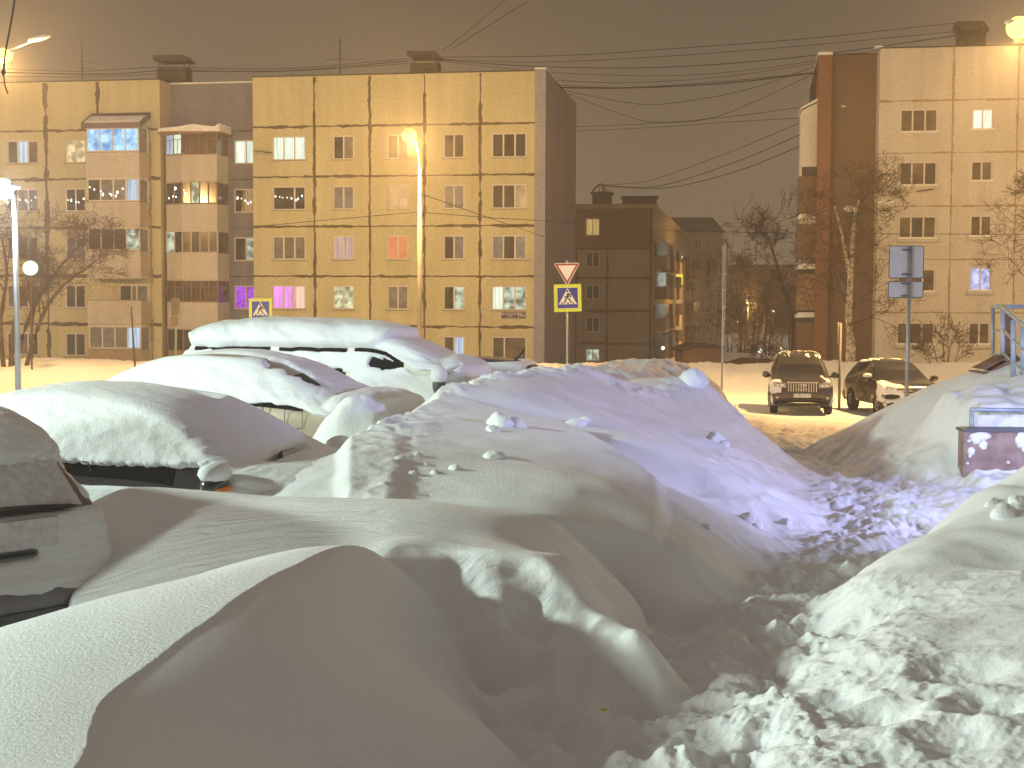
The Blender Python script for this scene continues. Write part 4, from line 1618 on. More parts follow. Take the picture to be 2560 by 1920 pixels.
def crossing_plate(root, w, z, tilt=0.0, rz=0.0):
    """pedestrian crossing sign: yellow surround, blue square, white triangle, walking figure"""
    m = MB()
    m.prism(rrect(w, w, w * .03), 'y', 0, .012, 'sign_yellow')
    o = m.build('crossing_sign', root)
    o.matrix_local = Matrix.Translation((0, -.07, z)) @ Matrix.Rotation(rz, 4, 'Z') @ Matrix.Rotation(tilt, 4, 'Y')
    k = w / 0.9
    m = MB()
    s = .335 * k
    m.prism([(-s, -s), (s, -s), (s, s), (-s, s)], 'y', -.004, -.001, 'sign_blue')
    for a, b_, c_, d_ in ((-s - .012 * k, s + .012 * k, s, s + .012 * k), (-s - .012 * k, s + .012 * k, -s - .012 * k, -s), (-s - .012 * k, -s, -s, s), (s, s + .012 * k, -s, s)):
        m.box(a, b_, -.005, -.001, c_, d_, 'sign_white')
    m.prism([(-.30 * k, -.205 * k), (.30 * k, -.205 * k), (0, .325 * k)], 'y', -.008, -.004, 'sign_white')
    y0, y1 = -.013, -.008
    disc(m, -.004 * k, .225 * k, .036 * k, .036 * k, y0, y1, 'sign_black')
    m.prism([(-.035 * k, .02 * k), (.05 * k, .03 * k), (.045 * k, .15 * k), (-.02 * k, .165 * k)], 'y', y0, y1, 'sign_black')
    strip(m, [(.02 * k, .15 * k), (.085 * k, .115 * k), (.105 * k, .02 * k)], .042 * k, y0, y1, 'sign_black')
    strip(m, [(-.02 * k, .06 * k), (-.11 * k, .018 * k)], .038 * k, y0, y1, 'sign_black')
    strip(m, [(0, .03 * k), (-.065 * k, -.05 * k), (-.115 * k, -.17 * k)], .045 * k, y0, y1, 'sign_black')
    strip(m, [(.02 * k, .0 * k), (.12 * k, -.155 * k)], .042 * k, y0, y1, 'sign_black')
    for cx, d in ((-.2, .02), (0, 0), (.18, -.02)):
        m.prism([((cx - .03) * k, -.195 * k), ((cx + .035) * k, -.195 * k), ((cx + .02 + d) * k, -.145 * k), ((cx - .01 + d) * k, -.145 * k)], 'y', y0, y1, 'sign_black')
    m.build('pictogram', o)


D = 50.0
b = at(1418, 915, D)
sp = thing('sign_post', 'give way triangle above a yellow edged crossing sign on one pole', 'road sign', (b.x, D, ground_z(b.x, D)), 0, None)
g0 = sp.location.z
m = MB()
zs = at(1413, 745, D).z - g0
m.tube([(0, 0, -.6), (-.02, 0, zs + 1.3)], .038, 'pole_grey', 10)
m.build('pole', sp)
crossing_plate(sp, .95, zs, tilt=-.03)
zt = at(1413, 680, D).z - g0
m = MB()
m.prism([(-.44, .28), (-.40, .31), (.40, .31), (.44, .28), (.03, -.44), (-.03, -.44)], 'y', 0, .012, 'sign_white')
ys = m.build('yield_sign', sp)
ys.matrix_local = Matrix.Translation((-.03, -.07, zt)) @ Matrix.Rotation(-.03, 4, 'Y')
m = MB()
m.prism([(-.42, .285), (.42, .285), (0, -.435)], 'y', -.005, -.001, 'sign_red')
m.prism([(-.31, .225), (.31, .225), (0, -.30)], 'y', -.010, -.005, 'sign_white')
m.build('sign_face', ys)

D = 58.0
b = at(652, 775, D)
sp = thing('sign_post', 'yellow edged crossing sign showing over the snowy minivan roof', 'road sign', (b.x, D, ground_z(b.x, D)), 0, None)
m = MB()
zs = b.z - sp.location.z
m.tube([(0, 0, -.6), (0, 0, zs + .5)], .038, 'pole_grey', 10)
m.build('pole', sp)
crossing_plate(sp, .93, zs)

# two plates seen from behind
D = 30.0
b = at(2266, 985, D)
sp = thing('sign_post', 'grey backs of two road signs on a tall steel pole', 'road sign', (b.x, D, ground_z(b.x, D) - .2), 0, None)
m = MB()
zt = at(2266, 614, D).z - sp.location.z
m.tube([(0, 0, -.4), (.015, 0, zt)], .042, 'pole_grey', 12)
m.build('pole', sp)
for (ya, yb, xa, xb) in ((615, 695, 2225, 2311), (704, 744, 2223, 2309)):
    p0 = at(xa, yb, D)
    p1 = at(xb, ya, D)
    w = p1.x - p0.x
    hh = p1.z - p0.z
    m = MB()
    m.prism(rrect(w, hh, .05), 'y', 0, .012, 'sign_back')
    m.prism(rrect(w, hh, .05), 'y', .0125, .016, 'sign_white')
    o = m.build('sign_plate', sp)
    o.matrix_local = Matrix.Translation(((p0.x + p1.x) / 2 - sp.location.x, .06, (p0.z + p1.z) / 2 - sp.location.z)) @ Matrix.Rotation(-.10, 4, 'Z')
    r = MB()
    for s in (-.5, .5):
        pts = rrect(w, hh, .05)
    r.tube([(x, 0, z) for x, z in pts + [pts[0]]], .010, 'pole_dark', 5)
    for zz in (hh * .38, -hh * .38):
        r.box(-.07, .07, -.115, -.002, zz - .02, zz + .02, 'pole_dark')
        r.box(-.10, -.06, -.13, -.002, zz - .012, zz + .012, 'pole_dark')
        r.box(.06, .10, -.13, -.002, zz - .012, zz + .012, 'pole_dark')
    r.build('clamp', o)

# thin dark pole with a sign seen edge-on
D = 40.0
b = at(1803, 975, D)
sp = thing('sign_post', 'thin dark pole with sign plates seen edge on before the far houses', 'road sign', (b.x, D, ground_z(b.x, D)), 0, None)
m = MB()
zt = at(1808, 611, D).z - sp.location.z
m.tube([(0, 0, -.5), (.05, 0, zt)], .031, 'pole_grey', 12)
m.build('pole', sp)
for ya, yb in ((612, 684), (688, 724), (728, 766)):
    za = at(1805, yb, D).z - sp.location.z
    zb = at(1805, ya, D).z - sp.location.z
    m = MB()
    m.box(-.012, .02, -.40, .40, za, zb, 'pole_dark')
    m.box(-.05, .05, -.05, .05, za - .03, za - .005, 'lamp_grey')
    o = m.build('sign_plate', sp)
    o.location = (.045, -.02, 0)

# round sign edge-on by the parked cars
D = 47.0
b = at(2098, 1000, D)
sp = thing('sign_post', 'round road sign seen nearly edge on between the two parked cars', 'road sign', (b.x, D, ground_z(b.x, D)), 0, None)
m = MB()
zt = at(2099, 807, D).z - sp.location.z
m.tube([(0, 0, -.5), (0, 0, zt)], .045, 'pole_concrete', 10)
m.build('pole', sp)
m = MB()
disc(m, 0, 0, .36, .36, -.012, .012, 'sign_back', 28)
o = m.build('sign_plate', sp)
zc = at(2096, 833, D).z - sp.location.z
o.matrix_local = Matrix.Translation((-.07, 0, zc)) @ Matrix.Rotation(math.radians(78), 4, 'Z')

# leaning stake and the narrow board on a post at the left
D = 52.0
a = at(340, 930, D)
bt = at(328, 765, D)
sp = thing('stake', 'thin dark stake leaning out of the orange lit snow on the left', 'stake', (a.x, D, a.z), 0, None)
m = MB()
m.tube([(0, 0, -.5), (bt.x - a.x, 0, bt.z - a.z)], [.045, .025], 'bark_dark', 8)
m.build('shaft', sp)
D = 50.0
a = at(436, 900, D)
sp = thing('board_post', 'narrow wooden board on a thin post beside the balcony column', 'post', (a.x, D, ground_z(a.x, D)), 0, None)
m = MB()
t = at(441, 745, D)
m.tube([(0, 0, -.5), (t.x - a.x, 0, t.z - sp.location.z)], .035, 'pole_concrete', 8)
m.build('shaft', sp)
m = MB()
for (ya, yb, xa, xb) in ((746, 790, 430, 450), (793, 815, 428, 446)):
    p0 = at(xa, yb, D)
    p1 = at(xb, ya, D)
    m.box(p0.x - a.x, p1.x - a.x, -.10, -.04, p0.z - sp.location.z, p1.z - sp.location.z, 'wood_board')
m.build('board', sp)


# ------------------------------------------------------------------ overhead cables
def cable(pts, r, label):
    m = MB()
    m.tube(bend([at(*p) for p in pts], 10), r, 'cable', 5)
    o = m.build('cable')
    return tag(o, label, 'cable', 'overhead cables')


cable([(1095, 143, 83), (1400, 139, 83), (1660, 123, 83), (2020, 96, 82), (2410, 55, 80)], .020, 'topmost long cable from the bent cap vent to the hazy vent')
cable([(1095, 148, 83), (1350, 155, 83), (1660, 141, 83), (2000, 115, 82), (2400, 78, 80)], .018, 'second long cable down toward the hazy vent')
cable([(1095, 149, 83), (1340, 166, 83), (1660, 168, 83), (2000, 142, 82), (2396, 88, 80)], .026, 'thick third cable sagging toward the hazy vent')
cable([(1100, 152, 83), (1360, 180, 83), (1660, 189, 83), (1900, 172, 82), (2200, 125, 80)], .016, 'thin cable under the thick one ending at the beige roof corner')
cable([(1385, 200, 84), (1560, 207, 83), (1800, 193, 82), (2040, 158, 80)], .016, 'thin cable ending near the top of the rust pilaster')
cable([(1395, 213, 84), (1560, 219, 83), (1800, 204, 82), (2040, 181, 80)], .020, 'upper one of the two dark cables meeting the pilaster')
cable([(1400, 219, 84), (1560, 220, 83), (1800, 209, 82), (2040, 182, 80)], .038, 'thickest dark cable stretched to the rust pilaster')
cable([(1410, 226, 84), (1560, 255, 83), (1660, 260, 83), (1860, 226, 82), (2038, 166, 80)], .018, 'deep sagging cable below the thickest one')
cable([(1420, 234, 84), (1560, 288, 83), (1650, 306, 83), (1800, 289, 82), (2036, 184, 80)], .018, 'deepest sagging cable crossing the open sky')
cable([(1438, 317, 92), (1640, 308, 88), (1840, 290, 84), (2000, 268, 80)], .018, 'faint cable from the grey end wall to the white balcony')
cable([(1438, 328, 92), (1640, 318, 88), (1840, 304, 84), (2000, 295, 80)], .016, 'faint lower cable meeting the white balcony')
cable([(1505, 462, 126), (1620, 452, 112), (1800, 390, 96), (1998, 308, 80)], .022, 'long rising cable from the dark house aerial, uppermost of three')
cable([(1507, 463, 126), (1640, 466, 112), (1820, 412, 96), (1998, 338, 80)], .028, 'long rising cable from the dark house aerial, middle of three')
cable([(1510, 465, 126), (1660, 470, 112), (1830, 432, 96), (1998, 366, 80)], .028, 'long rising cable from the dark house aerial, lowest of three')
cable([(1105, 128, 82), (1180, 70, 70), (1275, -10, 55)], .022, 'left of two cables climbing out of the top of the frame')
cable([(1130, 122, 82), (1220, 65, 70), (1345, -12, 55)], .022, 'right of two cables climbing out of the top of the frame')
cable([(-30, 172, 86), (200, 178, 86), (400, 168, 86), (700, 172, 85), (1022, 146, 84)], .020, 'upper cable running along the yellow roof to the bent cap vent')
cable([(-30, 180, 86), (260, 186, 86), (420, 176, 86), (700, 178, 85), (1022, 152, 84)], .030, 'thick cable running along the yellow roof')
cable([(-30, 190, 86), (260, 192, 86), (460, 180, 86), (760, 176, 85), (1022, 158, 84)], .018, 'lowest cable running along the yellow roof')
cable([(640, 566, 72), (840, 548, 67), (1047, 530, 62)], .016, 'thin wire from the grey bay to the tall lamp pole')
cable([(1047, 530, 62), (1240, 545, 68), (1440, 557, 80)], .016, 'thin wire from the tall lamp pole toward the grey end wall')
cable([(1047, 482, 62), (1180, 530, 68), (1360, 592, 79)], .018, 'slanting wire from the lamp pole down across the facade')
cable([(1570, 575, 95), (2000, 583, 80), (2600, 586, 68)], .016, 'level faint wire across the beige block')
# drooping wire with an insulator in the top left corner
m = MB()
m.tube(bend([at(40, -20, 24), at(27, 60, 24), at(14, 130, 24), at(9, 178, 24)]), .016, 'cable', 6)
m.tube(bend([at(9, 184, 24), at(13, 215, 24), at(20, 234, 24)]), .012, 'cable', 6)
m.tube([at(9, 174, 24), at(9, 180, 24), at(8, 189, 24)], [.02, .045, .02], 'cable', 8)
tag(m.build('cable'), 'drooping black wire with an insulator at the top left', 'cable', 'overhead cables')


# ------------------------------------------------------------------ bare trees
RMIN = [0.004]


def grow(mb, p, d, L, r, depth, rnd, mn, up=0.12, spread=0.55, nseg=4, wob=0.16, kids=(2, 3)):
    pts = [p]
    q = p.copy()
    dd = d.normalized()
    for i in range(nseg):
        dd = (dd + Vector((rnd.gauss(0, wob), rnd.gauss(0, wob), rnd.gauss(0, wob) + up))).normalized()
        q = q + dd * (L / nseg)
        pts.append(q.copy())
    r = max(r, RMIN[0])
    rr = [max(RMIN[0] * .8, r * (1 - .55 * i / nseg)) for i in range(nseg + 1)]
    mb.tube(pts, rr, mn, 6 if r > .03 else (4 if r > .012 else 3), cap=False)
    if depth <= 0:
        return
    for k in range(rnd.randint(*kids)):
        i = rnd.randint(max(1, nseg // 2), nseg)
        base = pts[i]
        t = (pts[i] - pts[i - 1]).normalized()
        a = Vector((rnd.gauss(0, 1), rnd.gauss(0, 1), rnd.gauss(0, .6)))
        a = (a - t * a.dot(t)).normalized()
        nd = (t * rnd.uniform(.6, 1.0) + a * rnd.uniform(.5, 1.1) * spread * 1.4).normalized()
        grow(mb, base, nd, L * rnd.uniform(.55, .82), rr[i] * rnd.uniform(.5, .75), depth - 1, rnd, mn, up, spread, max(3, nseg - 1) if depth > 1 else 3, wob, kids)


def tree(name, label, D, stems, seed, mn, depth=4, r0=.12, L=1.8, up=.05, spread=.6, kids=(2, 3), group='bare winter trees', twig=None, rtop=.35):
    rnd = random.Random(seed)
    RMIN[0] = D * .00017
    p0 = at(stems[0][0][0], stems[0][0][1], D)
    gz = min(ground_z(p0.x, D), p0.z)
    t = thing(name, label, 'tree' if 'bush' not in name else 'bush', (p0.x, D, gz), 0, group)
    tr = MB()
    cr_ = MB()
    o = Vector(t.location)
    for si, st in enumerate(stems):
        pts = [at(*q, D) - o for q in st]
        pts[0].z = min(pts[0].z, 0) - .3
        for i, q in enumerate(pts[1:]):
            q.y += rnd.uniform(-.25, .25)
        pp = bend(pts, 5)
        n = len(pp)
        rs = [r0 * (1 - (1 - rtop) * i / (n - 1)) for i in range(n)]
        tr.tube(pp, rs, mn, 8)
        for i in range(int(n * .35), n):
            for k in range(1 if i < n - 1 else 3):
                if rnd.random() < .25 and i < n - 1:
                    continue
                dd = (pp[i] - pp[i - 1]).normalized()
                a = Vector((rnd.gauss(0, 1), rnd.gauss(0, 1), rnd.gauss(0, .5))).normalized()
                grow(cr_, pp[i], dd * .6 + a * spread, L * rnd.uniform(.6, 1.1) * (1.15 - .5 * i / n), rs[i] * rnd.uniform(.3, .5), depth, rnd, twig or mn, up, spread, kids=kids)
    tr.build('trunk', t)
    cr_.build('crown', t)
    return t


tree('bare_tree', 'spreading bare willow with several leaning stems by the slim grey post', 62,
     [[(10, 905), (5, 800), (15, 690), (5, 600)], [(30, 905), (70, 790), (130, 690), (215, 600)], [(60, 905), (100, 800), (150, 720), (240, 655)], [(25, 905), (40, 800), (75, 690), (90, 600)]], 21, 'bark_dark', 4, .11, 1.6, .03, .75, (2, 4))
tree('bare_tree', 'thin single stem bare tree left of the lower window column', 64,
     [[(80, 905), (78, 830), (85, 770), (105, 700)]], 5, 'bark_dark', 3, .08, 1.1, .1, .6, (2, 2))
tree('birch_tree', 'white birch with a crooked trunk before the brown blind wall', 67,
     [[(2128, 915), (2132, 860), (2119, 800), (2125, 700), (2108, 610), (2088, 515)], [(2124, 690), (2135, 580), (2148, 500)]], 33, 'bark_birch', 4, .15, 1.9, .04, .75, (2, 4), twig='bark_dark')
tree('bare_tree', 'leaning bare tree in the gap beside the snowy side balconies', 92,
     [[(1984, 900), (1978, 800), (1955, 700), (1925, 610)]], 8, 'bark_dark', 4, .16, 2.6, .06, .7, (2, 4))
tree('bare_tree', 'dark bare tree cut off by the right edge of the photo', 66,
     [[(2590, 915), (2580, 780), (2590, 640), (2570, 520)]], 15, 'bark_dark', 4, .13, 2.0, .05, .75, (3, 4))
tree('birch_tree', 'pair of slim lit birches behind the thin dark pole', 105,
     [[(1776, 915), (1780, 800), (1792, 740), (1798, 660)], [(1790, 915), (1787, 790), (1796, 700), (1792, 640)]], 44, 'bark_birch', 2, .09, 2.2, .15, .35, (1, 2))
tree('birch_tree', 'slender birch left of the birch pair before the far house', 108,
     [[(1762, 915), (1768, 820), (1774, 720), (1779, 680)]], 46, 'bark_birch', 2, .06, 1.6, .15, .35, (1, 2), twig='bark_dark')
tree('bare_tree', 'hazy bare tree in the middle of the gap, left of the amber lamp', 160,
     [[(1845, 915), (1848, 800), (1840, 700)]], 51, 'bark_dark', 4, .2, 3.2, .06, .7, (3, 4))
tree('bare_tree', 'hazy bare tree right of the amber lamp in the gap', 150,
     [[(1915, 915), (1912, 820), (1920, 740)]], 52, 'bark_dark', 4, .2, 3.0, .06, .7, (3, 4))
_fr = random.Random(77)
for i in range(6):
    D_ = _fr.uniform(115, 190)
    px_ = 1824 + i * 29 + _fr.uniform(-6, 6)
    tree('bare_tree', 'hazy bare tree in the far thicket between the houses', D_,
         [[(px_, 915), (px_ + _fr.uniform(-6, 6), 840), (px_ + _fr.uniform(-10, 10), 790)], [(px_ + 3, 915), (px_ + 10, 850), (px_ + 16, 815)]], 80 + i, 'bark_dark', 3, .10, 3.0, .08, .8, (2, 3), group='far thicket in the gap')
tree('bare_bush', 'rounded leafless bush under the ground floor windows of the beige block', 69,
     [[(2352, 915), (2335, 870), (2318, 846)], [(2362, 915), (2358, 860), (2352, 836)], [(2370, 915), (2380, 866), (2392, 842)], [(2378, 915), (2396, 880), (2412, 858)], [(2346, 915), (2318, 886), (2302, 872)]], 61, 'bark_dark', 3, .03, .7, .08, .7, (2, 3), group='leafless bushes', twig='bark_dark')
tree('bare_bush', 'ragged leafless bush at the end of the snow bank left of the grey off-road car', 74,
     [[(1895, 920), (1885, 895), (1878, 880)], [(1903, 920), (1905, 892), (1908, 876)], [(1912, 920), (1925, 898), (1932, 886)]], 63, 'bark_dark', 3, .03, .6, .08, .7, (2, 3), group='leafless bushes')

#==PART4==

# ------------------------------------------------------------------ vehicles
def bspline_up(G, k, axis):
    """uniform cubic B-spline refinement of a control grid along one axis (ends held)"""
    G = np.moveaxis(G, axis, 0)
    g = np.concatenate([2 * G[:1] - G[1:2], G, 2 * G[-1:] - G[-2:-1]], 0)
    n = len(G)
    out = []
    for i in range(n - 1):
        a, b, c, d = g[i], g[i + 1], g[i + 2], g[i + 3]
        for j in range(k):
            t = j / k
            out.append((a * (1 - t) ** 3 + b * (3 * t ** 3 - 6 * t ** 2 + 4) + c * (-3 * t ** 3 + 3 * t ** 2 + 3 * t + 1) + d * t ** 3) / 6)
    a, b, c = g[-3], g[-2], g[-1]
    out.append((a + 4 * b + c) / 6)
    return np.moveaxis(np.array(out), 0, axis)


def shell(profile, W, belt, sill, crown=.035, ks=6, ka=5):
    """car skin as a grid: rows run from front bumper over the roof to the rear bumper, columns from left sill to right sill.
    profile rows: (x, z, half width at the edge)"""
    rows = []
    for (x, z, w) in profile:
        b = min(belt, z - .03)
        green = z > belt + .12
        half = [(x, W * .96 if z > sill + .1 else w * .97, min(sill, z)), (x, W, min((sill + belt) / 2, z - .04)), (x, W if green else max(W * .985, w), b if green else min(z - .06, belt)), (x, w + (.0 if green else .02), z - (.05 if green else .03)), (x, w * .90, z), (x, w * .5, z + crown * .8)]
        if x < profile[0][0] - 9:
            pass
        L_ = [(p[0], p[1], p[2]) for p in half]
        R_ = [(p[0], -p[1], p[2]) for p in half[::-1]]
        rows.append(L_ + [(x, 0, z + crown)] + R_)
    G = np.array(rows, float)
    # ends of the car: pull the side columns in with the rounded corner
    F = bspline_up(bspline_up(G, ks, 0), ka, 1)
    return F


def normals(F):
    du = np.gradient(F, axis=0)
    dv = np.gradient(F, axis=1)
    n = np.cross(du, dv)
    n /= (np.linalg.norm(n, axis=-1, keepdims=True) + 1e-9)
    if n[n.shape[0] // 2, n.shape[1] // 2, 2] < 0:
        n = -n
    return n


def patch(name, F, N, r0, r1, c0, c1, off, mn, parent):
    """a pane or trim piece lying just proud of the skin"""
    P = (F + N * off)[r0:r1 + 1, c0:c1 + 1]
    return grid_mesh(name, P, mn, parent)


def wheel(parent, x, y, r, w):
    t = MB()
    prof = [(-w / 2, r * .62), (-w / 2, r * .9), (-w * .38, r), (w * .38, r), (w / 2, r * .9), (w / 2, r * .62)]
    n = 28
    vs = []
    for (yy, rr) in prof:
        for i in range(n):
            a = 2 * math.pi * i / n
            vs.append((rr * math.cos(a), yy, rr * math.sin(a)))
    fs = []
    for j in range(len(prof) - 1):
        for i in range(n):
            fs.append((j * n + i, j * n + (i + 1) % n, (j + 1) * n + (i + 1) % n, (j + 1) * n + i))
    t.add(vs, fs, 'rubber', True)
    wh = t.build('wheel', parent)
    wh.location = (x, y, r)
    m = MB()
    s = 1 if y > 0 else -1
    m.prism([(r * .63 * math.cos(i / 24 * 6.2832), r * .63 * math.sin(i / 24 * 6.2832)) for i in range(24)], 'y', -w * .3, w * .3, 'plastic_black')
    for k in range(5):
        a = k / 5 * 6.2832
        m.tube([(0, s * w * .42, 0), (r * .6 * math.cos(a), s * w * .40, r * .6 * math.sin(a))], [.05, .035], 'rim', 6)
    m.build('rim', wh)
    return wh


def mirror(parent, x, y, z, mn, w=.20, h=.15, snow=False, lens=None):
    m = MB()
    s = 1 if y > 0 else -1
    m.ellipsoid((0, s * w * .5, 0), (.085, w * .55, h * .55), mn, 16, 10)
    m.tube([(0, -s * .08, -.06), (0, s * .06, -.03)], .03, 'plastic_black', 8)
    o = m.build('mirror', parent)
    o.location = (x, y, z)
    if lens:
        g = MB()
        g.ellipsoid((.045, s * w * .45, -.022), (.055, w * .46, .030), lens, 14, 8)
        g.build('turn_signal', o)
    if snow:
        g = MB()
        g.ellipsoid((0, s * w * .5, h * .48), (.10, w * .6, h * .42), 'car_snow', 14, 8, .05, 2)
        g.build('snow_cap', o)
    return o


def snow_cover(F, parent, thick, mult=4, seed=1):
    """the snow on a car: the skin, moved out by a thickness that dives below the paint where it is bare"""
    G = F
    n, m, _ = G.shape
    ii = np.linspace(0, n - 1, (n - 1) * mult + 1)
    jj = np.linspace(0, m - 1, (m - 1) * mult + 1)
    i0 = np.clip(np.floor(ii).astype(int), 0, n - 2)
    j0 = np.clip(np.floor(jj).astype(int), 0, m - 2)
    fi = (ii - i0)[:, None, None]
    fj = (jj - j0)[None, :, None]
    H = (G[i0][:, j0] * (1 - fi) * (1 - fj) + G[i0 + 1][:, j0] * fi * (1 - fj) + G[i0][:, j0 + 1] * (1 - fi) * fj + G[i0 + 1][:, j0 + 1] * fi * fj)
    for _ in range(3):
        H[1:-1] = (H[:-2] + 2 * H[1:-1] + H[2:]) / 4
        H[:, 1:-1] = (H[:, :-2] + 2 * H[:, 1:-1] + H[:, 2:]) / 4
    N = normals(H)
    t = thick(H[..., 0], H[..., 1], H[..., 2], N)
    P = H + N * t[..., None]
    up = np.maximum(t, 0)
    return grid_mesh('snow_cover', P, 'car_snow', parent)


def rough2(x, y, z, sc, seed, o=4):
    return fbm(x + 3.1 * z, y * 1.3 + 0.7 * z + 11.0, sc, o, seed)


def car(name, label, fx, fy, heading, gz, profile, W, belt, sill, paint, group, ks=6, ka=5):
    t = thing(name, label, 'car', (fx, fy, gz), math.radians(heading), group)
    F = shell(profile, W, belt, sill, ks=ks, ka=ka)
    grid_mesh('body', F, paint, t)
    return t, F, normals(F)


SEDAN = [(2.16, .24, .70), (2.25, .40, .80), (2.22, .62, .83), (2.10, .74, .82), (1.75, .84, .83), (1.25, .92, .82), (1.02, .97, .80), (.72, 1.16, .70), (.40, 1.35, .62), (.0, 1.44, .60), (-.45, 1.46, .59), (-.9, 1.42, .59), (-1.25, 1.30, .61), (-1.6, 1.10, .66), (-1.80, 1.01, .74), (-2.1, .98, .78), (-2.24, .90, .79), (-2.28, .55, .80), (-2.2, .28, .72)]
HATCH = [(2.0, .24, .70), (2.08, .40, .78), (2.05, .64, .82), (1.92, .78, .81), (1.55, .90, .81), (1.15, .98, .80), (.92, 1.03, .79), (.60, 1.25, .70), (.28, 1.43, .63), (-.1, 1.52, .61), (-.6, 1.54, .60), (-1.1, 1.50, .60), (-1.5, 1.42, .61), (-1.72, 1.28, .64), (-1.88, 1.05, .72), (-1.95, .85, .78), (-1.99, .62, .80), (-2.0, .42, .79), (-1.93, .26, .70)]
VAN = [(2.50, .28, .74), (2.58, .45, .84), (2.55, .75, .86), (2.46, .98, .85), (2.15, 1.13, .84), (1.75, 1.32, .82), (1.35, 1.54, .77), (.92, 1.75, .72), (.50, 1.85, .70), (-.2, 1.88, .70), (-1.0, 1.89, .70), (-1.7, 1.86, .70), (-2.02, 1.78, .71), (-2.15, 1.55, .73), (-2.24, 1.15, .80), (-2.28, .8, .84), (-2.27, .5, .84), (-2.2, .30, .76)]
OFFROAD = [(2.30, .38, .78), (2.42, .50, .86), (2.42, .72, .90), (2.38, .98, .89), (2.30, 1.08, .88), (1.8, 1.14, .86), (1.25, 1.20, .86), (1.0, 1.25, .85), (.70, 1.50, .76), (.42, 1.74, .69), (.05, 1.83, .67), (-.7, 1.86, .66), (-1.5, 1.85, .66), (-2.05, 1.79, .66), (-2.22, 1.5, .70), (-2.34, 1.2, .78), (-2.40, .9, .86), (-2.40, .6, .87), (-2.32, .40, .80)]
CROSS = [(2.12, .34, .74), (2.24, .46, .82), (2.25, .66, .86), (2.20, .86, .86), (2.08, .98, .84), (1.6, 1.06, .84), (1.2, 1.12, .83), (.95, 1.17, .82), (.62, 1.38, .74), (.28, 1.58, .67), (-.1, 1.66, .65), (-.8, 1.68, .64), (-1.4, 1.62, .64), (-1.85, 1.50, .66), (-2.05, 1.25, .72), (-2.18, 1.0, .80), (-2.24, .75, .84), (-2.24, .5, .84), (-2.16, .34, .76)]

KS, KA = 6, 5


def rowi(i):
    return int(round(i * KS))


def coli(j):
    return int(round(j * KA))


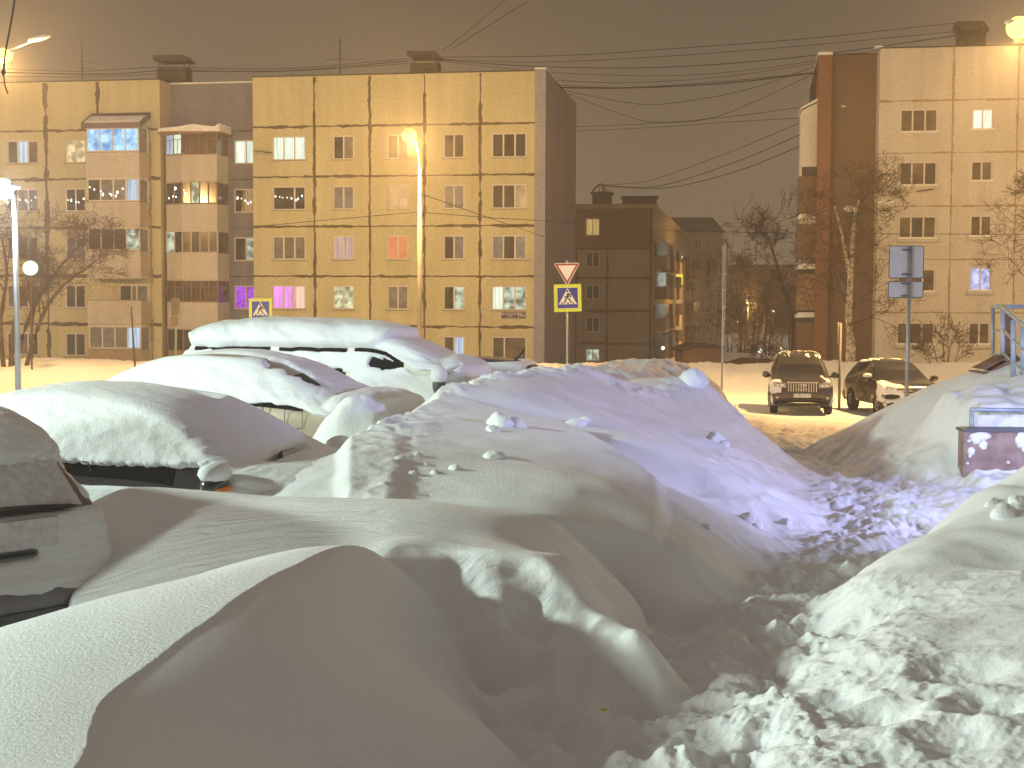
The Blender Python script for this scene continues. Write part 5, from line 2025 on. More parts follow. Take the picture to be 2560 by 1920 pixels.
# --- the two cars facing us at the road
def road_car(name, label, px, D, heading, prof, W, belt, paint, kind):
    b = at(px, 1036, D)
    gz = -0.27
    t, F, N = car(name, label, b.x, D + 2.4, heading, gz, prof, W, belt, .36, paint, 'cars parked at the roadside')
    ws = [i for i, p in enumerate(prof) if p[1] > belt + .02][0]
    # windscreen between hood and roof, side glass, rear glass
    patch('windscreen', F, N, rowi(ws + .15), rowi(ws + 2.0), coli(4.0), coli(8.0), .006, 'windscreen', t)
    for c0, c1 in ((2.35, 3.1), (8.9, 9.65)):
        patch('side_window', F, N, rowi(ws + 1.2), rowi(ws + 3.6), coli(c0), coli(c1), .006, 'car_glass', t)
        patch('side_window', F, N, rowi(ws + 3.75), rowi(ws + 5.3), coli(c0), coli(c1), .006, 'car_glass', t)
    for s in (-1, 1):
        mirror(t, .98 if kind == 'offroad' else .92, s * (W + .02), belt + .06, paint, .24, .19, snow=(kind != 'offroad' and s < 0))
        r = .38
        wheel(t, 1.45, s * (W - .10), r, .24)
        wheel(t, -1.40, s * (W - .10), r, .24)
    xf = max(p[0] for p in prof)
    # front end
    m = MB()
    if kind == 'offroad':
        m.box(xf - .12, xf + .012, -.46, .46, .74, 1.02, 'plastic_black')
        m.box(xf - .10, xf + .03, -.48, .48, 1.02, 1.055, 'chrome')
        g = m.build('grille', t)
        m = MB()
        for i in range(12):
            y = -.42 + .84 * i / 11
            m.box(xf + .012, xf + .035, y - .014, y + .014, .75, 1.02, 'chrome')
        m.build('grille_bars', g)
        m = MB()
        for (rx, rz) in ((.115, .085), (.05, .08), (.085, .035)):
            m.tube([(xf + .055, rx * math.cos(a / 20 * 6.2832), .90 + (.02 if rx == .085 else 0) + rz * math.sin(a / 20 * 6.2832)) for a in range(21)], .013, 'chrome', 6)
        m.build('emblem', g)
        for s in (-1, 1):
            m = MB()
            m.prism([(s * .49, .86), (s * .86, .90), (s * .88, 1.05), (s * .62, 1.04), (s * .49, 1.0)], 'x', xf - .16, xf + .004, 'lens_clear')
            hl = m.build('headlight', t)
            m = MB()
            for y in (.60, .74):
                m.ellipsoid((xf + .005, s * y, .965), (.02, .055, .055), 'chrome', 12, 8)
            m.build('reflector', hl)
            m = MB()
            m.prism([(s * .62, .50), (s * .84, .48), (s * .86, .66), (s * .70, .66)], 'x', xf - .12, xf - .012, 'plastic_black')
            m.ellipsoid((xf - .012, s * .76, .57), (.02, .05, .05), 'lens_clear', 10, 8)
            m.build('fog_lamp', t)
        m = MB()
        m.box(xf - .10, xf + .02, -.62, .62, .485, .545, 'plastic_black')
        m.box(xf - .12, xf - .006, -.80, .80, .30, .40, 'plastic_black')
        m.build('bumper_intake', t)
        m = MB()
        m.box(xf + .012, xf + .035, -.26, .26, .575, .69, 'plate_white')
        pl = m.build('license_plate', t)
        rot = Matrix(((0, 0, 1, 0), (1, 0, 0, 0), (0, 1, 0, 0), (0, 0, 0, 1)))
        text_mesh('lettering', 'В 780 КТ', .095, 'sign_black', pl, Matrix.Translation((xf + .037, -.055, .632)) @ rot, .001)
        text_mesh('lettering', '41', .065, 'sign_black', pl, Matrix.Translation((xf + .037, .20, .645)) @ rot, .001)
        m = MB()
        for s in (-1, 1):
            m.tube([(.2, s * .64, 1.90), (-1.7, s * .64, 1.92)], .02, 'plastic_black', 6)
        m.build('roof_rails', t)

        def th(x, y, z, n):
            r = rough2(x, y, z, .30, 5)
            a = .035 * sstep(.35, .75, n[..., 2]) * sstep(.95, .75, z / 2.0 + 0 * x)
            hood = sstep(1.0, 1.3, x) * sstep(2.42, 2.2, x)
            t_ = -.03 + hood * (.030 * (r + .15) + .05 * sstep(.55, .8, -y * 1.0) * sstep(1.9, 2.3, x) * 1.0)
            t_ += .055 * sstep(.50, .75, -y) * sstep(2.0, 2.3, x) * sstep(.66, .76, z) * sstep(1.2, 1.0, z)
            t_ += .04 * sstep(.05, .5, r) * sstep(1.6, 1.8, z)
            t_ += .03 * sstep(.2, .6, rough2(x, y, z, .5, 9)) * sstep(.4, .7, np.abs(y))
            return t_
    else:
        for k, (z0, z1) in enumerate(((.90, .93), (.83, .86), (.74, .765))):
            m.box(xf - .10, xf + .012, -.55, .55, z0, z1, 'chrome')
        m.box(xf - .12, xf - .004, -.55, .55, .68, .92, 'plastic_black')
        g = m.build('grille', t)
        m = MB()
        m.ellipsoid((xf + .01, 0, .865), (.02, .12, .055), 'plastic_grey', 18, 10)
        m.tube([(xf + .022, .13 * math.cos(a / 20 * 6.2832), .865 + .062 * math.sin(a / 20 * 6.2832)) for a in range(21)], .010, 'chrome', 6)
        m.build('emblem', g)
        for s in (-1, 1):
            m = MB()
            m.prism([(s * .58, .84), (s * .82, .86), (s * .85, .98), (s * .60, .955)], 'x', xf - .26, xf - .03, 'lens_clear')
            hl = m.build('headlight', t)
            m = MB()
            for y in (.64, .72, .79):
                m.ellipsoid((xf - .03, s * y, .91), (.02, .035, .035), 'chrome', 10, 8)
            m.build('reflector', hl)
        m = MB()
        m.box(xf - .14, xf - .012, -.72, .72, .36, .50, 'plastic_black')
        m.box(xf - .10, xf + .004, -.70, .70, .40, .425, 'chrome')
        m.build('bumper_intake', t)
        m = MB()
        for y in (-.38, .38):
            m.ellipsoid((.10, y, 1.18), (.06, .15, .19), 'plastic_black', 12, 8)
            m.box(.04, .18, y - .22, y + .22, .7, 1.05, 'plastic_black')
        m.build('seat', t)
        m = MB()
        m.tube([(-1.3, 0, 1.67), (-1.45, 0, 1.80)], .012, 'plastic_black', 6)
        m.build('aerial', t)

        def th(x, y, z, n):
            r = rough2(x, y, z, .35, 15)
            side = sstep(.15, .45, -y)
            # a thick curl of snow over the left headlight and bumper corner, none in two bare hollows
            c = .09 * side * sstep(1.25, 1.6, x + .25 * r) * sstep(.44, .52, z + .05 * r)
            c -= .16 * np.exp(-(((x - 1.55) / .35) ** 2 + ((y + .42) / .16) ** 2 + ((z - 1.05) / .2) ** 2))
            c -= .18 * np.exp(-(((y + .72) / .25) ** 2 + ((z - .66) / .07) ** 2)) * sstep(1.7, 2.0, x)
            t_ = -.035 + c
            t_ += .05 * sstep(1.50, 1.6, z) * sstep(.35, .6, np.abs(y)) * sstep(-.4, -.9, x - .5 * r)
            t_ += .05 * sstep(.1, .6, r) * sstep(1.6, 1.66, z)
            return t_
    snow_cover(F, t, th, 3)
    return t


road_car('off_road_car', 'dark grey off-road car with an upright chrome grille and a white number plate', 2036, 44.0, -99, OFFROAD, .93, 1.14, 'paint_graphite', 'offroad')
road_car('crossover_car', 'black crossover with a curl of snow over one headlight and thin chrome grille bars', 2280, 43.0, -87, CROSS, .91, 1.08, 'paint_black', 'cross')


# --- the snowed-in row on the left
def body_extras(t, F, N):
    pass


# 1: light hatchback whose back end fills the left edge
u1 = 139.0        # heading: nose points away to the left
c1 = at(238, 1290, 7.55)


def hatch_tail():
    prof = [(2.05, .30, .74), (2.1, .6, .82), (1.5, 1.0, .82), (.9, 1.1, .80), (.3, 1.52, .68), (-.6, 1.62, .66), (-1.2, 1.585, .66), (-1.5, 1.53, .67), (-1.70, 1.42, .69), (-1.80, 1.26, .72), (-1.88, 1.10, .755), (-1.92, 1.02, .785), (-1.95, .90, .80), (-1.955, .78, .81), (-1.965, .64, .82), (-2.02, .56, .845), (-2.04, .44, .85), (-2.03, .34, .85), (-1.98, .24, .82)]
    h = math.radians(u1)
    d = Vector((math.cos(h), math.sin(h), 0))
    n = Vector((-math.sin(h), math.cos(h), 0))
    # right rear corner (seen at the photo's pixel 225) lies at x=-1.95, y=-.82
    o = Vector((c1.x, c1.y, 0)) - d * (-1.93) - n * (-.80)
    gz = at(225, 1290, 7.55).z - 0.81
    t, F, Nn = car('hatchback_car', 'frosted silver hatchback cut off by the left edge with its tail toward us', o.x, o.y, u1, gz, prof, .86, 1.0, .30, 'paint_silver', 'snowed in cars in the yard')
    patch('rear_window', F, Nn, rowi(8.1), rowi(10.9), coli(3.7), coli(8.3), .005, 'frost', t)
    m = MB()
    # lip, plate recess and its dark step, bumper skirt
    m.box(-1.975, -1.90, -.66, .66, 1.020, 1.036, 'plastic_black')
    m.build('tailgate_lip', t)
    m = MB()
    m.box(-1.983, -1.94, -.55, .55, .81, .98, 'frost')
    pl = m.build('license_plate', t)
    m = MB()
    m.box(-1.982, -1.93, -.42, .42, .768, .786, 'plastic_black')
    m.build('handle', t)
    for s in (-1, 1):
        m = MB()
        m.prism([(-1.80, 1.0), (-1.92, .99), (-1.975, .78), (-1.86, .74)], 'y', s * .70, s * .83, 'frost')
        m.build('tail_light', t)
    m = MB()
    m.box(-2.06, -1.9, -.80, .80, .40, .455, 'plastic_grey')
    m.box(-2.045, -1.9, -.78, .78, .27, .385, 'plastic_black')
    m.build('bumper', t)
    for s in (-1, 1):
        wheel(t, -1.2, s * .76, .30, .19)
        wheel(t, 1.25, s * .76, .30, .19)

    def th(x, y, z, n):
        r = rough2(x, y, z, .25, 25)
        f = fbm(y * 1.0, z * .18, .03, 3, 27)
        t_ = .022 + .006 * r
        t_ += .03 * sstep(1.26, 1.36, z + .02 * r)                       # roof and upper glass under snow
        t_ -= (.05 + .012 * f) * sstep(1.32, 1.24, z + .05 * r + .02 * f) * sstep(1.04, 1.06, z) * sstep(.80, .70, np.abs(y)) * sstep(-1.55, -1.7, x)
        t_ -= .06 * sstep(.60, .50, z + .03 * r)
        t_ -= .05 * np.exp(-((z - 1.03) / .022) ** 2) * sstep(-1.8, -1.9, x)
        t_ -= .05 * np.exp(-((z - .775) / .03) ** 2) * sstep(-1.85, -1.9, x) * sstep(.5, .40, np.abs(y))
        return t_
    snow_cover(F, t, th, 4)
    t.scale = (1, 1, .86)
    return t


hatch_tail()


# 2: dark car whose side is under a frosted sheet of snow
def dark_sedan():
    hd = -17.0
    mp = at(560, 1197, 9.7)          # where its door mirror hangs
    h = math.radians(hd)
    d = Vector((math.cos(h), math.sin(h), 0))
    n = Vector((-math.sin(h), math.cos(h), 0))
    gz = mp.z - 1.01
    o = Vector((mp.x, mp.y, 0)) - d * 1.06 - n * (-.90)
    t, F, N = car('sedan_car', 'dark car under rippled snow with an orange lit mirror, second in the row', o.x, o.y, hd, gz, [(x * 1.02, z * 1.03, w * 1.02) for x, z, w in SEDAN], .87, .95, .30, 'paint_dark', 'snowed in cars in the yard')
    for c0, c1_ in ((2.1, 3.2), (8.8, 9.9)):
        patch('side_window', F, N, rowi(7.3), rowi(10.2), coli(c0), coli(c1_), .006, 'car_glass', t)
        patch('side_window', F, N, rowi(10.35), rowi(13.0), coli(c0), coli(c1_), .006, 'car_glass', t)
    patch('windscreen', F, N, rowi(6.2), rowi(8.1), coli(3.8), coli(8.2), .005, 'car_glass', t)
    mirror(t, 1.06, -.90, .98, 'paint_dark', .25, .17, snow=True, lens='lens_orange')
    mirror(t, 1.06, .90, .98, 'paint_dark', .25, .17, snow=True)
    m = MB()
    m.tube([(1.18, -.30, 1.055), (1.02, .05, 1.10), (.98, .40, 1.10)], [.012, .016, .012], 'plastic_black', 6)
    m.build('wiper', t)
    for s in (-1, 1):
        wheel(t, 1.38, s * .80, .31, .20)
        wheel(t, -1.35, s * .80, .31, .20)
    m = MB()
    # grab handle and seat edge faintly seen through the side glass
    m.tube([(-.25, -.868, 1.02), (-.22, -.862, 1.08), (-.02, -.862, 1.08), (.0, -.868, 1.02)], .006, 'plastic_grey', 6)
    m.build('grab_handle', t)

    def th(x, y, z, n):
        r = rough2(x, y, z, .45, 35)
        rip = fbm(x * 1.0 + 1.6 * z, z * 1.7 - x * .55, .22, 3, 36)
        side = sstep(.50, .72, -y)
        top = sstep(.55, .8, n[..., 2])
        t_ = .045 + .010 * r + side * .011 * rip + .03 * top
        # bare band low on the side glass
        lowedge = 1.045 + .035 * fbm(x, z * 0, .22, 4, 37) + .05 * sstep(.45, .62, x) * 0
        bare = side * sstep(.90, .95, z) * sstep(lowedge + .018, lowedge - .012, z) * sstep(-1.7, -1.6, x) * sstep(.92, .84, x)
        t_ = t_ - .14 * bare
        # two bare streaks along the far edge of the roof
        st = sstep(1.40, 1.46, z) * (np.exp(-((y - .22 - .10 * (x + .2)) / .10) ** 2) + .9 * np.exp(-((y - .48) / .06) ** 2)) * sstep(-1.9, -1.0, x) * sstep(.62, .40, x + .15 * r)
        t_ = t_ - .16 * st * sstep(-.8, .1, r + .6)
        # crack where the wiper lies
        t_ = t_ - .12 * np.exp(-((x - 1.06 + .12 * y) / .035) ** 2) * sstep(-.45, -.30, y) * sstep(.46, .3, y)
        t_ += .05 * sstep(1.0, 1.5, x) * top
        return t_
    snow_cover(F, t, th, 5)
    return t


dark_sedan()


# 3: champagne sedan, tail to the right
def champagne():
    hd = 163.0
    fp = at(733, 1034, 14.0)
    h = math.radians(hd)
    d = Vector((math.cos(h), math.sin(h), 0))
    n = Vector((-math.sin(h), math.cos(h), 0))
    gz = fp.z - .85
    o = Vector((fp.x, fp.y, 0)) - d * (-1.50) - n * (.87)
    t, F, N = car('sedan_car', 'champagne sedan with its fuel flap and door handle bare, third in the row', o.x, o.y, hd, gz, [(x, z * .94, w) for x, z, w in SEDAN], .86, .90, .30, 'paint_champagne', 'snowed in cars in the yard')
    for c0, c1_ in ((2.1, 3.2), (8.8, 9.9)):
        patch('side_window', F, N, rowi(7.3), rowi(10.2), coli(c0), coli(c1_), .006, 'car_glass', t)
        patch('side_window', F, N, rowi(10.35), rowi(13.0), coli(c0), coli(c1_), .006, 'car_glass', t)
    patch('rear_window', F, N, rowi(12.2), rowi(13.7), coli(3.8), coli(8.2), .005, 'car_glass', t)
    s_ = 1
    m = MB()
    pts = rrect(.19, .19, .035, 5)
    m.tube([(x - 1.50, .868, z + .80) for x, z in pts + [pts[0]]], .003, 'plastic_black', 6)
    m.build('fuel_flap', t)
    m = MB()
    m.tube([(-.92, .885, .86), (-.90, .905, .862), (-.72, .905, .868), (-.70, .885, .868)], .018, 'chrome', 8)
    m.ellipsoid((-.81, .915, .895), (.13, .035, .028), 'car_snow', 12, 8)
    m.build('door_handle', t)
    m = MB()
    m.tube([(-1.16, .872, .95), (-1.19, .874, .80), (-1.13, .872, .62), (-1.10, .868, .45)], .006, 'plastic_black', 6)
    m.build('door_seam', t)
    for s in (-1, 1):
        wheel(t, 1.38, s * .78, .30, .19)
        wheel(t, -1.35, s * .78, .30, .19)

    def th(x, y, z, n):
        r = rough2(x, y, z, .5, 45)
        rip = fbm(x * 1.0 - 1.3 * z, z * 1.5, .30, 3, 46)
        side = sstep(.5, .72, y)
        top = sstep(.5, .8, n[..., 2])
        t_ = .035 + .012 * r + side * .02 * rip
        edge = .925 + .03 * fbm(x, x * 0, .35, 3, 47) - .10 * sstep(-1.3, -1.75, x)
        t_ = t_ - .12 * side * sstep(edge + .02, edge - .02, z)
        t_ = t_ - .11 * sstep(1.335, 1.36, z) * np.exp(-((y - .30) / .12) ** 2) * sstep(-1.2, -.9, x) * sstep(.9, .6, x)
        t_ = t_ - .14 * np.exp(-(((x + 1.22 + .3 * (y - .3)) / .26) ** 2 + ((y - .36 + .10 * r) / .10) ** 2))
        t_ = t_ - .12 * np.exp(-((x + 1.86 - .08 * y) / .03) ** 2) * sstep(-.2, 0, y) * sstep(.52, .40, y)
        t_ += .06 * sstep(-1.75, -1.95, x) * top
        return t_
    snow_cover(F, t, th, 4)
    return t


champagne()


# 4: white minivan with a slab of snow on its roof
def minivan():
    hd = -13.0
    mp = at(1102, 965, 19.0)
    h = math.radians(hd)
    d = Vector((math.cos(h), math.sin(h), 0))
    n = Vector((-math.sin(h), math.cos(h), 0))
    gz = mp.z - 1.20
    o = Vector((mp.x, mp.y, 0)) - d * 1.62 - n * (-.92)
    t, F, N = car('minivan_car', 'white minivan under a thick slab of roof snow with black gaps at its windows', o.x, o.y, hd, gz, VAN, .87, 1.10, .32, 'paint_white', 'snowed in cars in the yard')
    for c0, c1_ in ((2.1, 3.25), (8.75, 9.9)):
        patch('side_window', F, N, rowi(6.6), rowi(8.1), coli(c0), coli(c1_), .006, 'car_glass', t)
        patch('side_window', F, N, rowi(8.3), rowi(9.75), coli(c0), coli(c1_), .006, 'car_glass', t)
        patch('side_window', F, N, rowi(9.9), rowi(12.0), coli(c0), coli(c1_), .006, 'car_glass', t)
    patch('windscreen', F, N, rowi(5.2), rowi(7.3), coli(3.8), coli(8.2), .005, 'car_glass', t)
    m = MB()
    m.ellipsoid((0, -.09, 0), (.085, .115, .15), 'plastic_grey', 16, 12)
    m.tube([(0, .06, -.08), (0, -.04, -.05)], .03, 'plastic_black', 8)
    o_ = m.build('mirror', t)
    o_.location = (1.62, -.92, 1.22)
    m = MB()
    m.ellipsoid((.0, -.09, .12), (.11, .14, .12), 'car_snow', 14, 10, .05, 3)
    m.build('snow_cap', o_)
    mirror(t, 1.38, .92, 1.13, 'plastic_grey', .22, .26)
    m = MB()
    m.tube([(-.12, -.875, 1.0), (-.09, -.868, 1.18), (-.05, -.85, 1.30)], [.055, .05, .04], 'paint_white', 8)
    m.build('door_pillar', t)
    for s in (-1, 1):
        wheel(t, 1.45, s * .80, .32, .20)
        wheel(t, -1.40, s * .80, .32, .20)
    # wind deflector of the near front window
    def th(x, y, z, n):
        r = rough2(x, y, z, .5, 55)
        rip = fbm(x * 1.0 + 1.2 * z, z * 1.6, .32, 3, 56)
        side = sstep(.5, .70, -y)
        t_ = .055 + .02 * r + side * .02 * rip
        slab = sstep(1.68, 1.74, z + .015 * fbm(x, x * 0, .4, 3, 58) - .17 * sstep(.55, 1.3, x) + .60 * sstep(.9, 1.9, x))
        t_ = t_ + .11 * slab
        lo = sstep(.30, .36, z)
        # thin gap under the slab
        gz_ = 1.655 + .012 * fbm(x, x * 0, .25, 3, 57) - .30 * sstep(.45, 1.35, x) ** 1.6
        gap = side * np.exp(-((z - gz_) / .020) ** 2) * sstep(-.35, .05, fbm(x, x * 0, .7, 2, 59) + .35)
        t_ = t_ - .20 * gap
        # bare glass low on the windows
        def hole(x0, x1, z0, z1, tilt=0.0):
            e = .035 * fbm(x, z, .12, 3, 60)
            return side * sstep(x0 - .04, x0 + .02, x + e) * sstep(x1 + .04, x1 - .02, x + e) * sstep(z0 - .02, z0 + .02, z + e) * sstep(z1 + .025, z1 - .025, z + tilt * (x - x0) + e)
        t_ = t_ - .25 * np.maximum.reduce([hole(-1.65, -.78, 1.30, 1.50), hole(-.48, .30, 1.15, 1.53, .25), hole(.62, 1.40, 1.43, 1.56, .22)])
        low = sstep(.98, .86, z + .06 * r + .10 * sstep(-.2, 1.4, x))
        t_ = t_ - .14 * side * low
        return t_
    snow_cover(F, t, th, 4)
    return t


minivan()


# 5: blue car beyond the minivan, tail to the right
def blue_car():
    hd = 168.0
    bp = at(1345, 925, 23.5)
    h = math.radians(hd)
    d = Vector((math.cos(h), math.sin(h), 0))
    n = Vector((-math.sin(h), math.cos(h), 0))
    gz = at(1240, 893, 24.0).z - 1.56
    o = Vector((bp.x, bp.y, 0)) - d * (-1.75) - n * (.66)
    t, F, N = car('hatchback_car', 'dark blue car with a stub aerial peeping over the minivan and the snow pile', o.x, o.y, hd, gz, HATCH, .84, 1.0, .30, 'paint_blue', 'snowed in cars in the yard')
    patch('rear_window', F, N, rowi(11.9), rowi(13.9), coli(3.7), coli(8.3), .005, 'car_glass', t)
    for c0, c1_ in ((2.1, 3.2), (8.8, 9.9)):
        patch('side_window', F, N, rowi(7.6), rowi(9.6), coli(c0), coli(c1_), .006, 'car_glass', t)
        patch('side_window', F, N, rowi(9.8), rowi(12.4), coli(c0), coli(c1_), .006, 'car_glass', t)
    m = MB()
    m.tube([(-1.25, .1, 1.50), (-1.42, .1, 1.70)], [.022, .012], 'plastic_black', 8)
    m.build('aerial', t)
    for s in (-1, 1):
        wheel(t, 1.25, s * .76, .29, .19)
        wheel(t, -1.25, s * .76, .29, .19)

    def th(x, y, z, n):
        r = rough2(x, y, z, .5, 65)
        t_ = .05 + .015 * r
        t_ = t_ - .13 * sstep(1.455, 1.50, z + .01 * r) * sstep(-1.75, -1.3, x)
        t_ = t_ - .16 * sstep(-1.45, -1.62, x) * sstep(1.2, 1.28, z)
        return t_
    snow_cover(F, t, th, 3)


blue_car()

# ------------------------------------------------------------------ porch, stairs and railing on the right
D = 17.0
p0 = at(2408, 1184, D)
p1 = at(2600, 1080, D)
pw = thing('porch', 'snow buried porch with a pinkish plastered side wall at the right edge', 'porch', (p0.x, D, p0.z - .15), 0, None)
m = MB()
m.box(0, p1.x - p0.x + .8, 0, .22, -.2, p1.z - p0.z + .15, 'porch_pink')
m.build('side_wall', pw)
m = MB()
m.box(-.02, p1.x - p0.x + .85, -.03, .25, p1.z - p0.z + .152, p1.z - p0.z + .19, 'plastic_grey')
m.build('coping', pw)
rs = random.Random(31)
for (px, py, rx, rz) in ((2450, 1090, .13, .05), (2440, 1098, .06, .06), (2458, 1112, .05, .06), (2428, 1128, .045, .05), (2424, 1140, .02, .025), (2418, 1158, .02, .018), (2423, 1102, .025, .02), (2520, 1156, .022, .02), (2556, 1100, .09, .10), (2568, 1120, .07, .08)):
    q = at(px, py, D)
    sm = MB()
    sm.ellipsoid((q.x - p0.x, 0.0, q.z - pw.location.z), (rx, .035, rz), 'car_snow', 16, 10, .12, px)
    sm.build('snow_patch', pw)

# the handrail pipe half buried in the snow above it
m = MB()
a = at(2427, 1024, D + .2)
b = at(2452, 1024, D + .2)
c = at(2488, 1025, D + .2)
d = at(2620, 1026, D + .2)
org = Vector(pw.location)
m.tube([a - org, b - org, c - org, d - org], .028, 'rail_paint', 10)
e = at(2430, 1041, D + .2)
m.tube([a - org + Vector((.012, 0, .0)), e - org + Vector((0, 0, -.25))], .028, 'rail_paint', 10)
m.build('handrail', pw)

# steel stair with its railing behind the drift
D = 20.5
s0 = at(2500, 905, D)
st = thing('railing', 'grey steel railing and stair edge rising above the snow at the right edge', 'railing', (s0.x, D, s0.z - .3), 0, None)
org = Vector(st.location)


def L3(px, py, dd):
    return at(px, py, dd) - org


m = MB()
m.tube([L3(2482, 768, 21.4), L3(2482, 905, 21.4)], .030, 'rail_paint', 8)
m.build('post', st)
for (px, y0, y1, dd) in ((2507, 767, 905, 20.4), (2533, 800, 918, 19.4), (2557, 818, 912, 18.8), (2590, 850, 930, 18.0)):
    m = MB()
    m.tube([L3(px, y0, dd), L3(px, y1 + 25, dd)], .036, 'rail_paint', 8)
    m.build('post', st)
m = MB()
m.tube([L3(2480, 767, 21.4), L3(2507, 766, 20.4)], .03, 'rail_paint', 8)
m.tube([L3(2505, 765, 20.4), L3(2533, 790, 19.4), L3(2566, 815, 18.6), L3(2620, 862, 17.4)], .036, 'rail_paint', 8)
m.tube([L3(2507, 767, 20.6), L3(2640, 766, 21.8)], .03, 'rail_paint', 8)
m.build('handrail', st)
for (a0, a1, r) in ((825, 850, .022), (884, 905, .022)):
    m = MB()
    m.tube([L3(2508, a0, 20.4), L3(2533, a1, 19.4), L3(2600, a1 + 62, 17.6)], r, 'rail_paint', 8)
    m.tube([L3(2484, a0 + 2, 21.4), L3(2508, a0, 20.4)], r * .7, 'rail_paint', 6)
    m.build('rail', st)
m = MB()
for i in range(5):
    px = 2512 + i * 4.6
    m.tube([L3(px, 772 + i * 6, 21.0), L3(px, 900, 21.0)], .02, 'rusty', 6)
m.build('baluster', st)
m = MB()
for (pts, th_) in (([(2442, 921), (2505, 888), (2522, 893), (2462, 924)], .25), ([(2478, 926), (2520, 902), (2534, 905), (2492, 930)], .25), ([(2455, 930), (2500, 930), (2500, 934), (2455, 934)], .6), ([(2535, 880), (2560, 905), (2552, 915), (2530, 905)], .2)):
    P = [L3(px, py, 20.2) for px, py in pts]
    m.prism([(q.x, q.z) for q in P], 'y', P[0].y, P[0].y + th_, 'rusty')
m.build('stair_edge', st)

# ------------------------------------------------------------------ clods of snow lying on the banks
def clod(px, py, r, seed, label, squash=.7, mn='car_snow'):
    """a broken lump resting on the snow where the sight line meets it"""
    d = ray(px, py)
    o = Vector((0, 0, EYE))
    ts = np.linspace(4, 30, 900)
    X = o.x + d.x / d.y * ts
    Z = o.z + d.z / d.y * ts
    gz, _, _ = height(X[None, :].copy(), ts[None, :].copy())
    k = np.argmax(gz[0] > Z)
    q = Vector((X[k], ts[k], gz[0][k]))
    r = r * ts[k] / FPX
    me = MB()
    rnd = random.Random(seed)
    bm_pts = []
    nu, nv = 22, 14
    ph = [rnd.uniform(0, 6.28) for _ in range(6)]
    vs = []
    for j in range(nv + 1):
        th = math.pi * j / nv
        for i in range(nu):
            a = 2 * math.pi * i / nu
            n = Vector((math.sin(th) * math.cos(a), math.sin(th) * math.sin(a), math.cos(th)))
            kk = 1.0
            for m_ in range(5):
                ax = Vector((math.cos(ph[m_]), math.sin(ph[m_] * 1.7), math.sin(ph[m_] * 2.3))).normalized()
                kk = min(kk, .62 + .25 * (m_ % 3) * .5 + .55 * abs(1 - max(0, n.dot(ax))))
            kk *= 1 + .08 * math.sin(5 * a + ph[5]) * math.sin(3 * th) + rnd.uniform(-.045, .045) * (0 < j < nv)
            vs.append((n.x * r * kk * 1.15, n.y * r * kk, n.z * r * kk * squash))
    fs = []
    for j in range(nv):
        for i in range(nu):
            i2 = (i + 1) % nu
            fs.append((j * nu + i, (j + 1) * nu + i, (j + 1) * nu + i2, j * nu + i2))
    me.add(vs, fs, mn, True)
    ob = me.build('snow_clod')
    ob.location = (q.x, q.y, q.z + r * squash * .12)
    ob.rotation_euler = (0, 0, rnd.uniform(0, 6))
    tag(ob, label, 'snow clod', 'clods of snow on the banks')


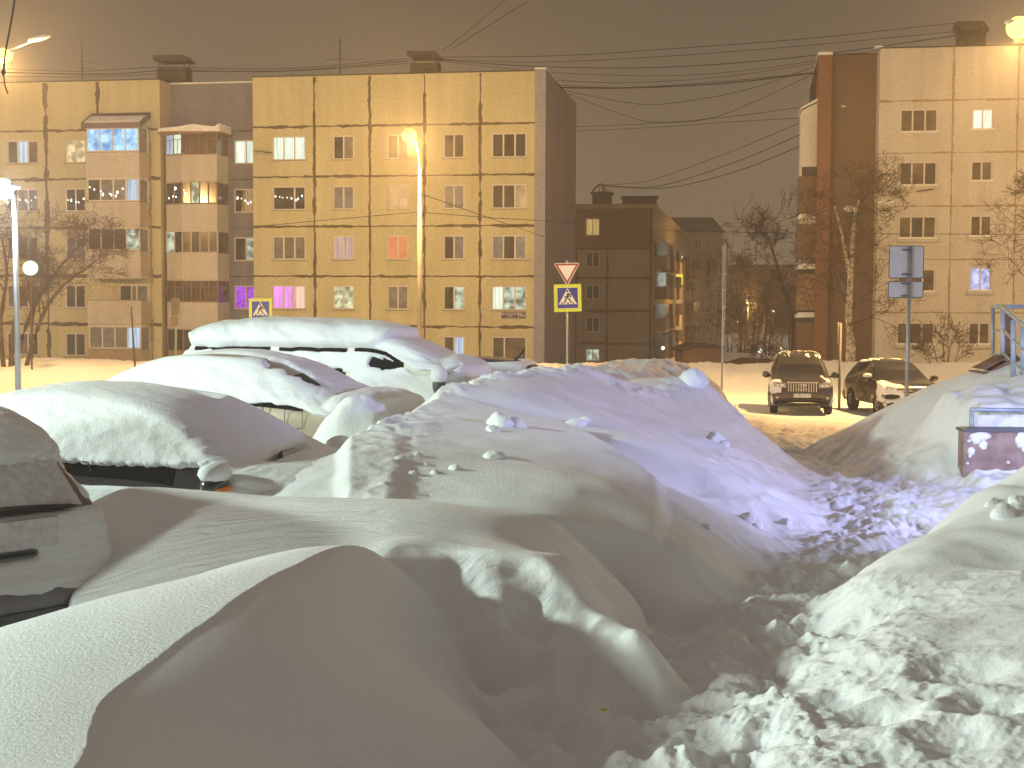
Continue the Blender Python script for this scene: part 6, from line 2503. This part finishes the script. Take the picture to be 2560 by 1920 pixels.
for a in ((1250, 1062, 38, 1, 'large broken snow clod on the front of the central pile', .8),
          (1293, 1066, 27, 2, 'chunk leaning on the right of the large broken clod', .9),
          (1232, 1078, 20, 3, 'small lump at the left foot of the large broken clod', .7),
          (1440, 1060, 24, 4, 'ragged lump right of the large broken clod under the violet ridge', .6),
          (1462, 1052, 14, 5, 'little lump touching the ragged lump on its right', .7),
          (1235, 1145, 30, 6, 'half buried smooth lump below the large broken clod', .5),
          (1785, 1100, 26, 7, 'pointed lump standing on the violet right slope of the pile', .9),
          (1812, 1112, 13, 8, 'small lump right beside the pointed lump', .8),
          (1735, 958, 40, 9, 'big rounded snow cap on the right end of the pile ridge', .8),
          (1000, 1148, 16, 10, 'low lump on the left front of the pile, upper one of a cluster', .6),
          (1045, 1140, 11, 11, 'tiny lump at the top of the cluster on the left front', .7),
          (1062, 1165, 13, 12, 'lump in the middle of the cluster on the left front', .6),
          (1033, 1185, 12, 13, 'lump at the bottom of the cluster on the left front', .6),
          (1090, 1182, 13, 14, 'lump right of the lowest one in the cluster on the left front', .6),
          (1133, 1175, 15, 15, 'rightmost dark sided lump of the cluster on the left front', .8),
          (960, 1210, 12, 16, 'flat lump nearest to the drift edge on the left front', .5),
          (1768, 1322, 12, 19, 'small brown lump at the foot of the violet slope', .8),
          (1868, 1300, 22, 20, 'grey lump beside the path, left one of a pair', .8),
          (1892, 1316, 18, 21, 'grey lump beside the path, right one of a pair', .8),
          (1960, 1310, 17, 22, 'violet lit lump in the middle of the trodden path', .8),
          (2515, 1290, 36, 23, 'round knob on the crest of the right foreground bank', .9),
          (2480, 1262, 20, 24, 'icy lump left of the round knob on the right bank', .8),
          (2545, 1262, 26, 25, 'dark sided lump behind the round knob at the right edge', .8),
          (2230, 1840, 22, 26, 'rough clod near the bottom of the path, lower right of the footprints', .8),
          (2040, 1855, 18, 27, 'rough clod at the bottom edge of the path', .8),
          (2110, 1690, 16, 28, 'clod in the path under the right bank', .7),
          (1990, 1580, 14, 29, 'clod halfway up the trodden path', .7)):
    clod(*a)

# ------------------------------------------------------------------ the snowy night air
def build_haze():
    mb = MB()
    mb.box(-2600, 2600, -400, 3100, -4.6, 26.0, 'haze')
    o = mb.build('haze')
    tag(o, kind='stuff')


hm = bpy.data.materials.new('haze')
hm.use_nodes = True
hn = hm.node_tree
hn.nodes.clear()
ho = hn.nodes.new('ShaderNodeOutputMaterial')
hv = hn.nodes.new('ShaderNodeVolumePrincipled')
hv.inputs['Color'].default_value = (0.93, 0.90, 0.86, 1)
hv.inputs['Density'].default_value = 0.0016
hv.inputs['Anisotropy'].default_value = 0.78
hn.links.new(hv.outputs[0], ho.inputs['Volume'])
M['haze'] = hm
build_haze()

def litter():
    c = at(1496, 1661, 6.0)
    o = MB()
    o.tube([(0, 0, 0), (.035, .006, .006)], .006, 'sign_yellow', 8)
    ob = o.build('scrap')
    ob.location = (c.x, 6.0, ground_z(c.x, 6.0) + .008)
    tag(ob, 'tiny yellow scrap lying in a foot hollow of the drift', 'scrap')


litter()
#==PART5==
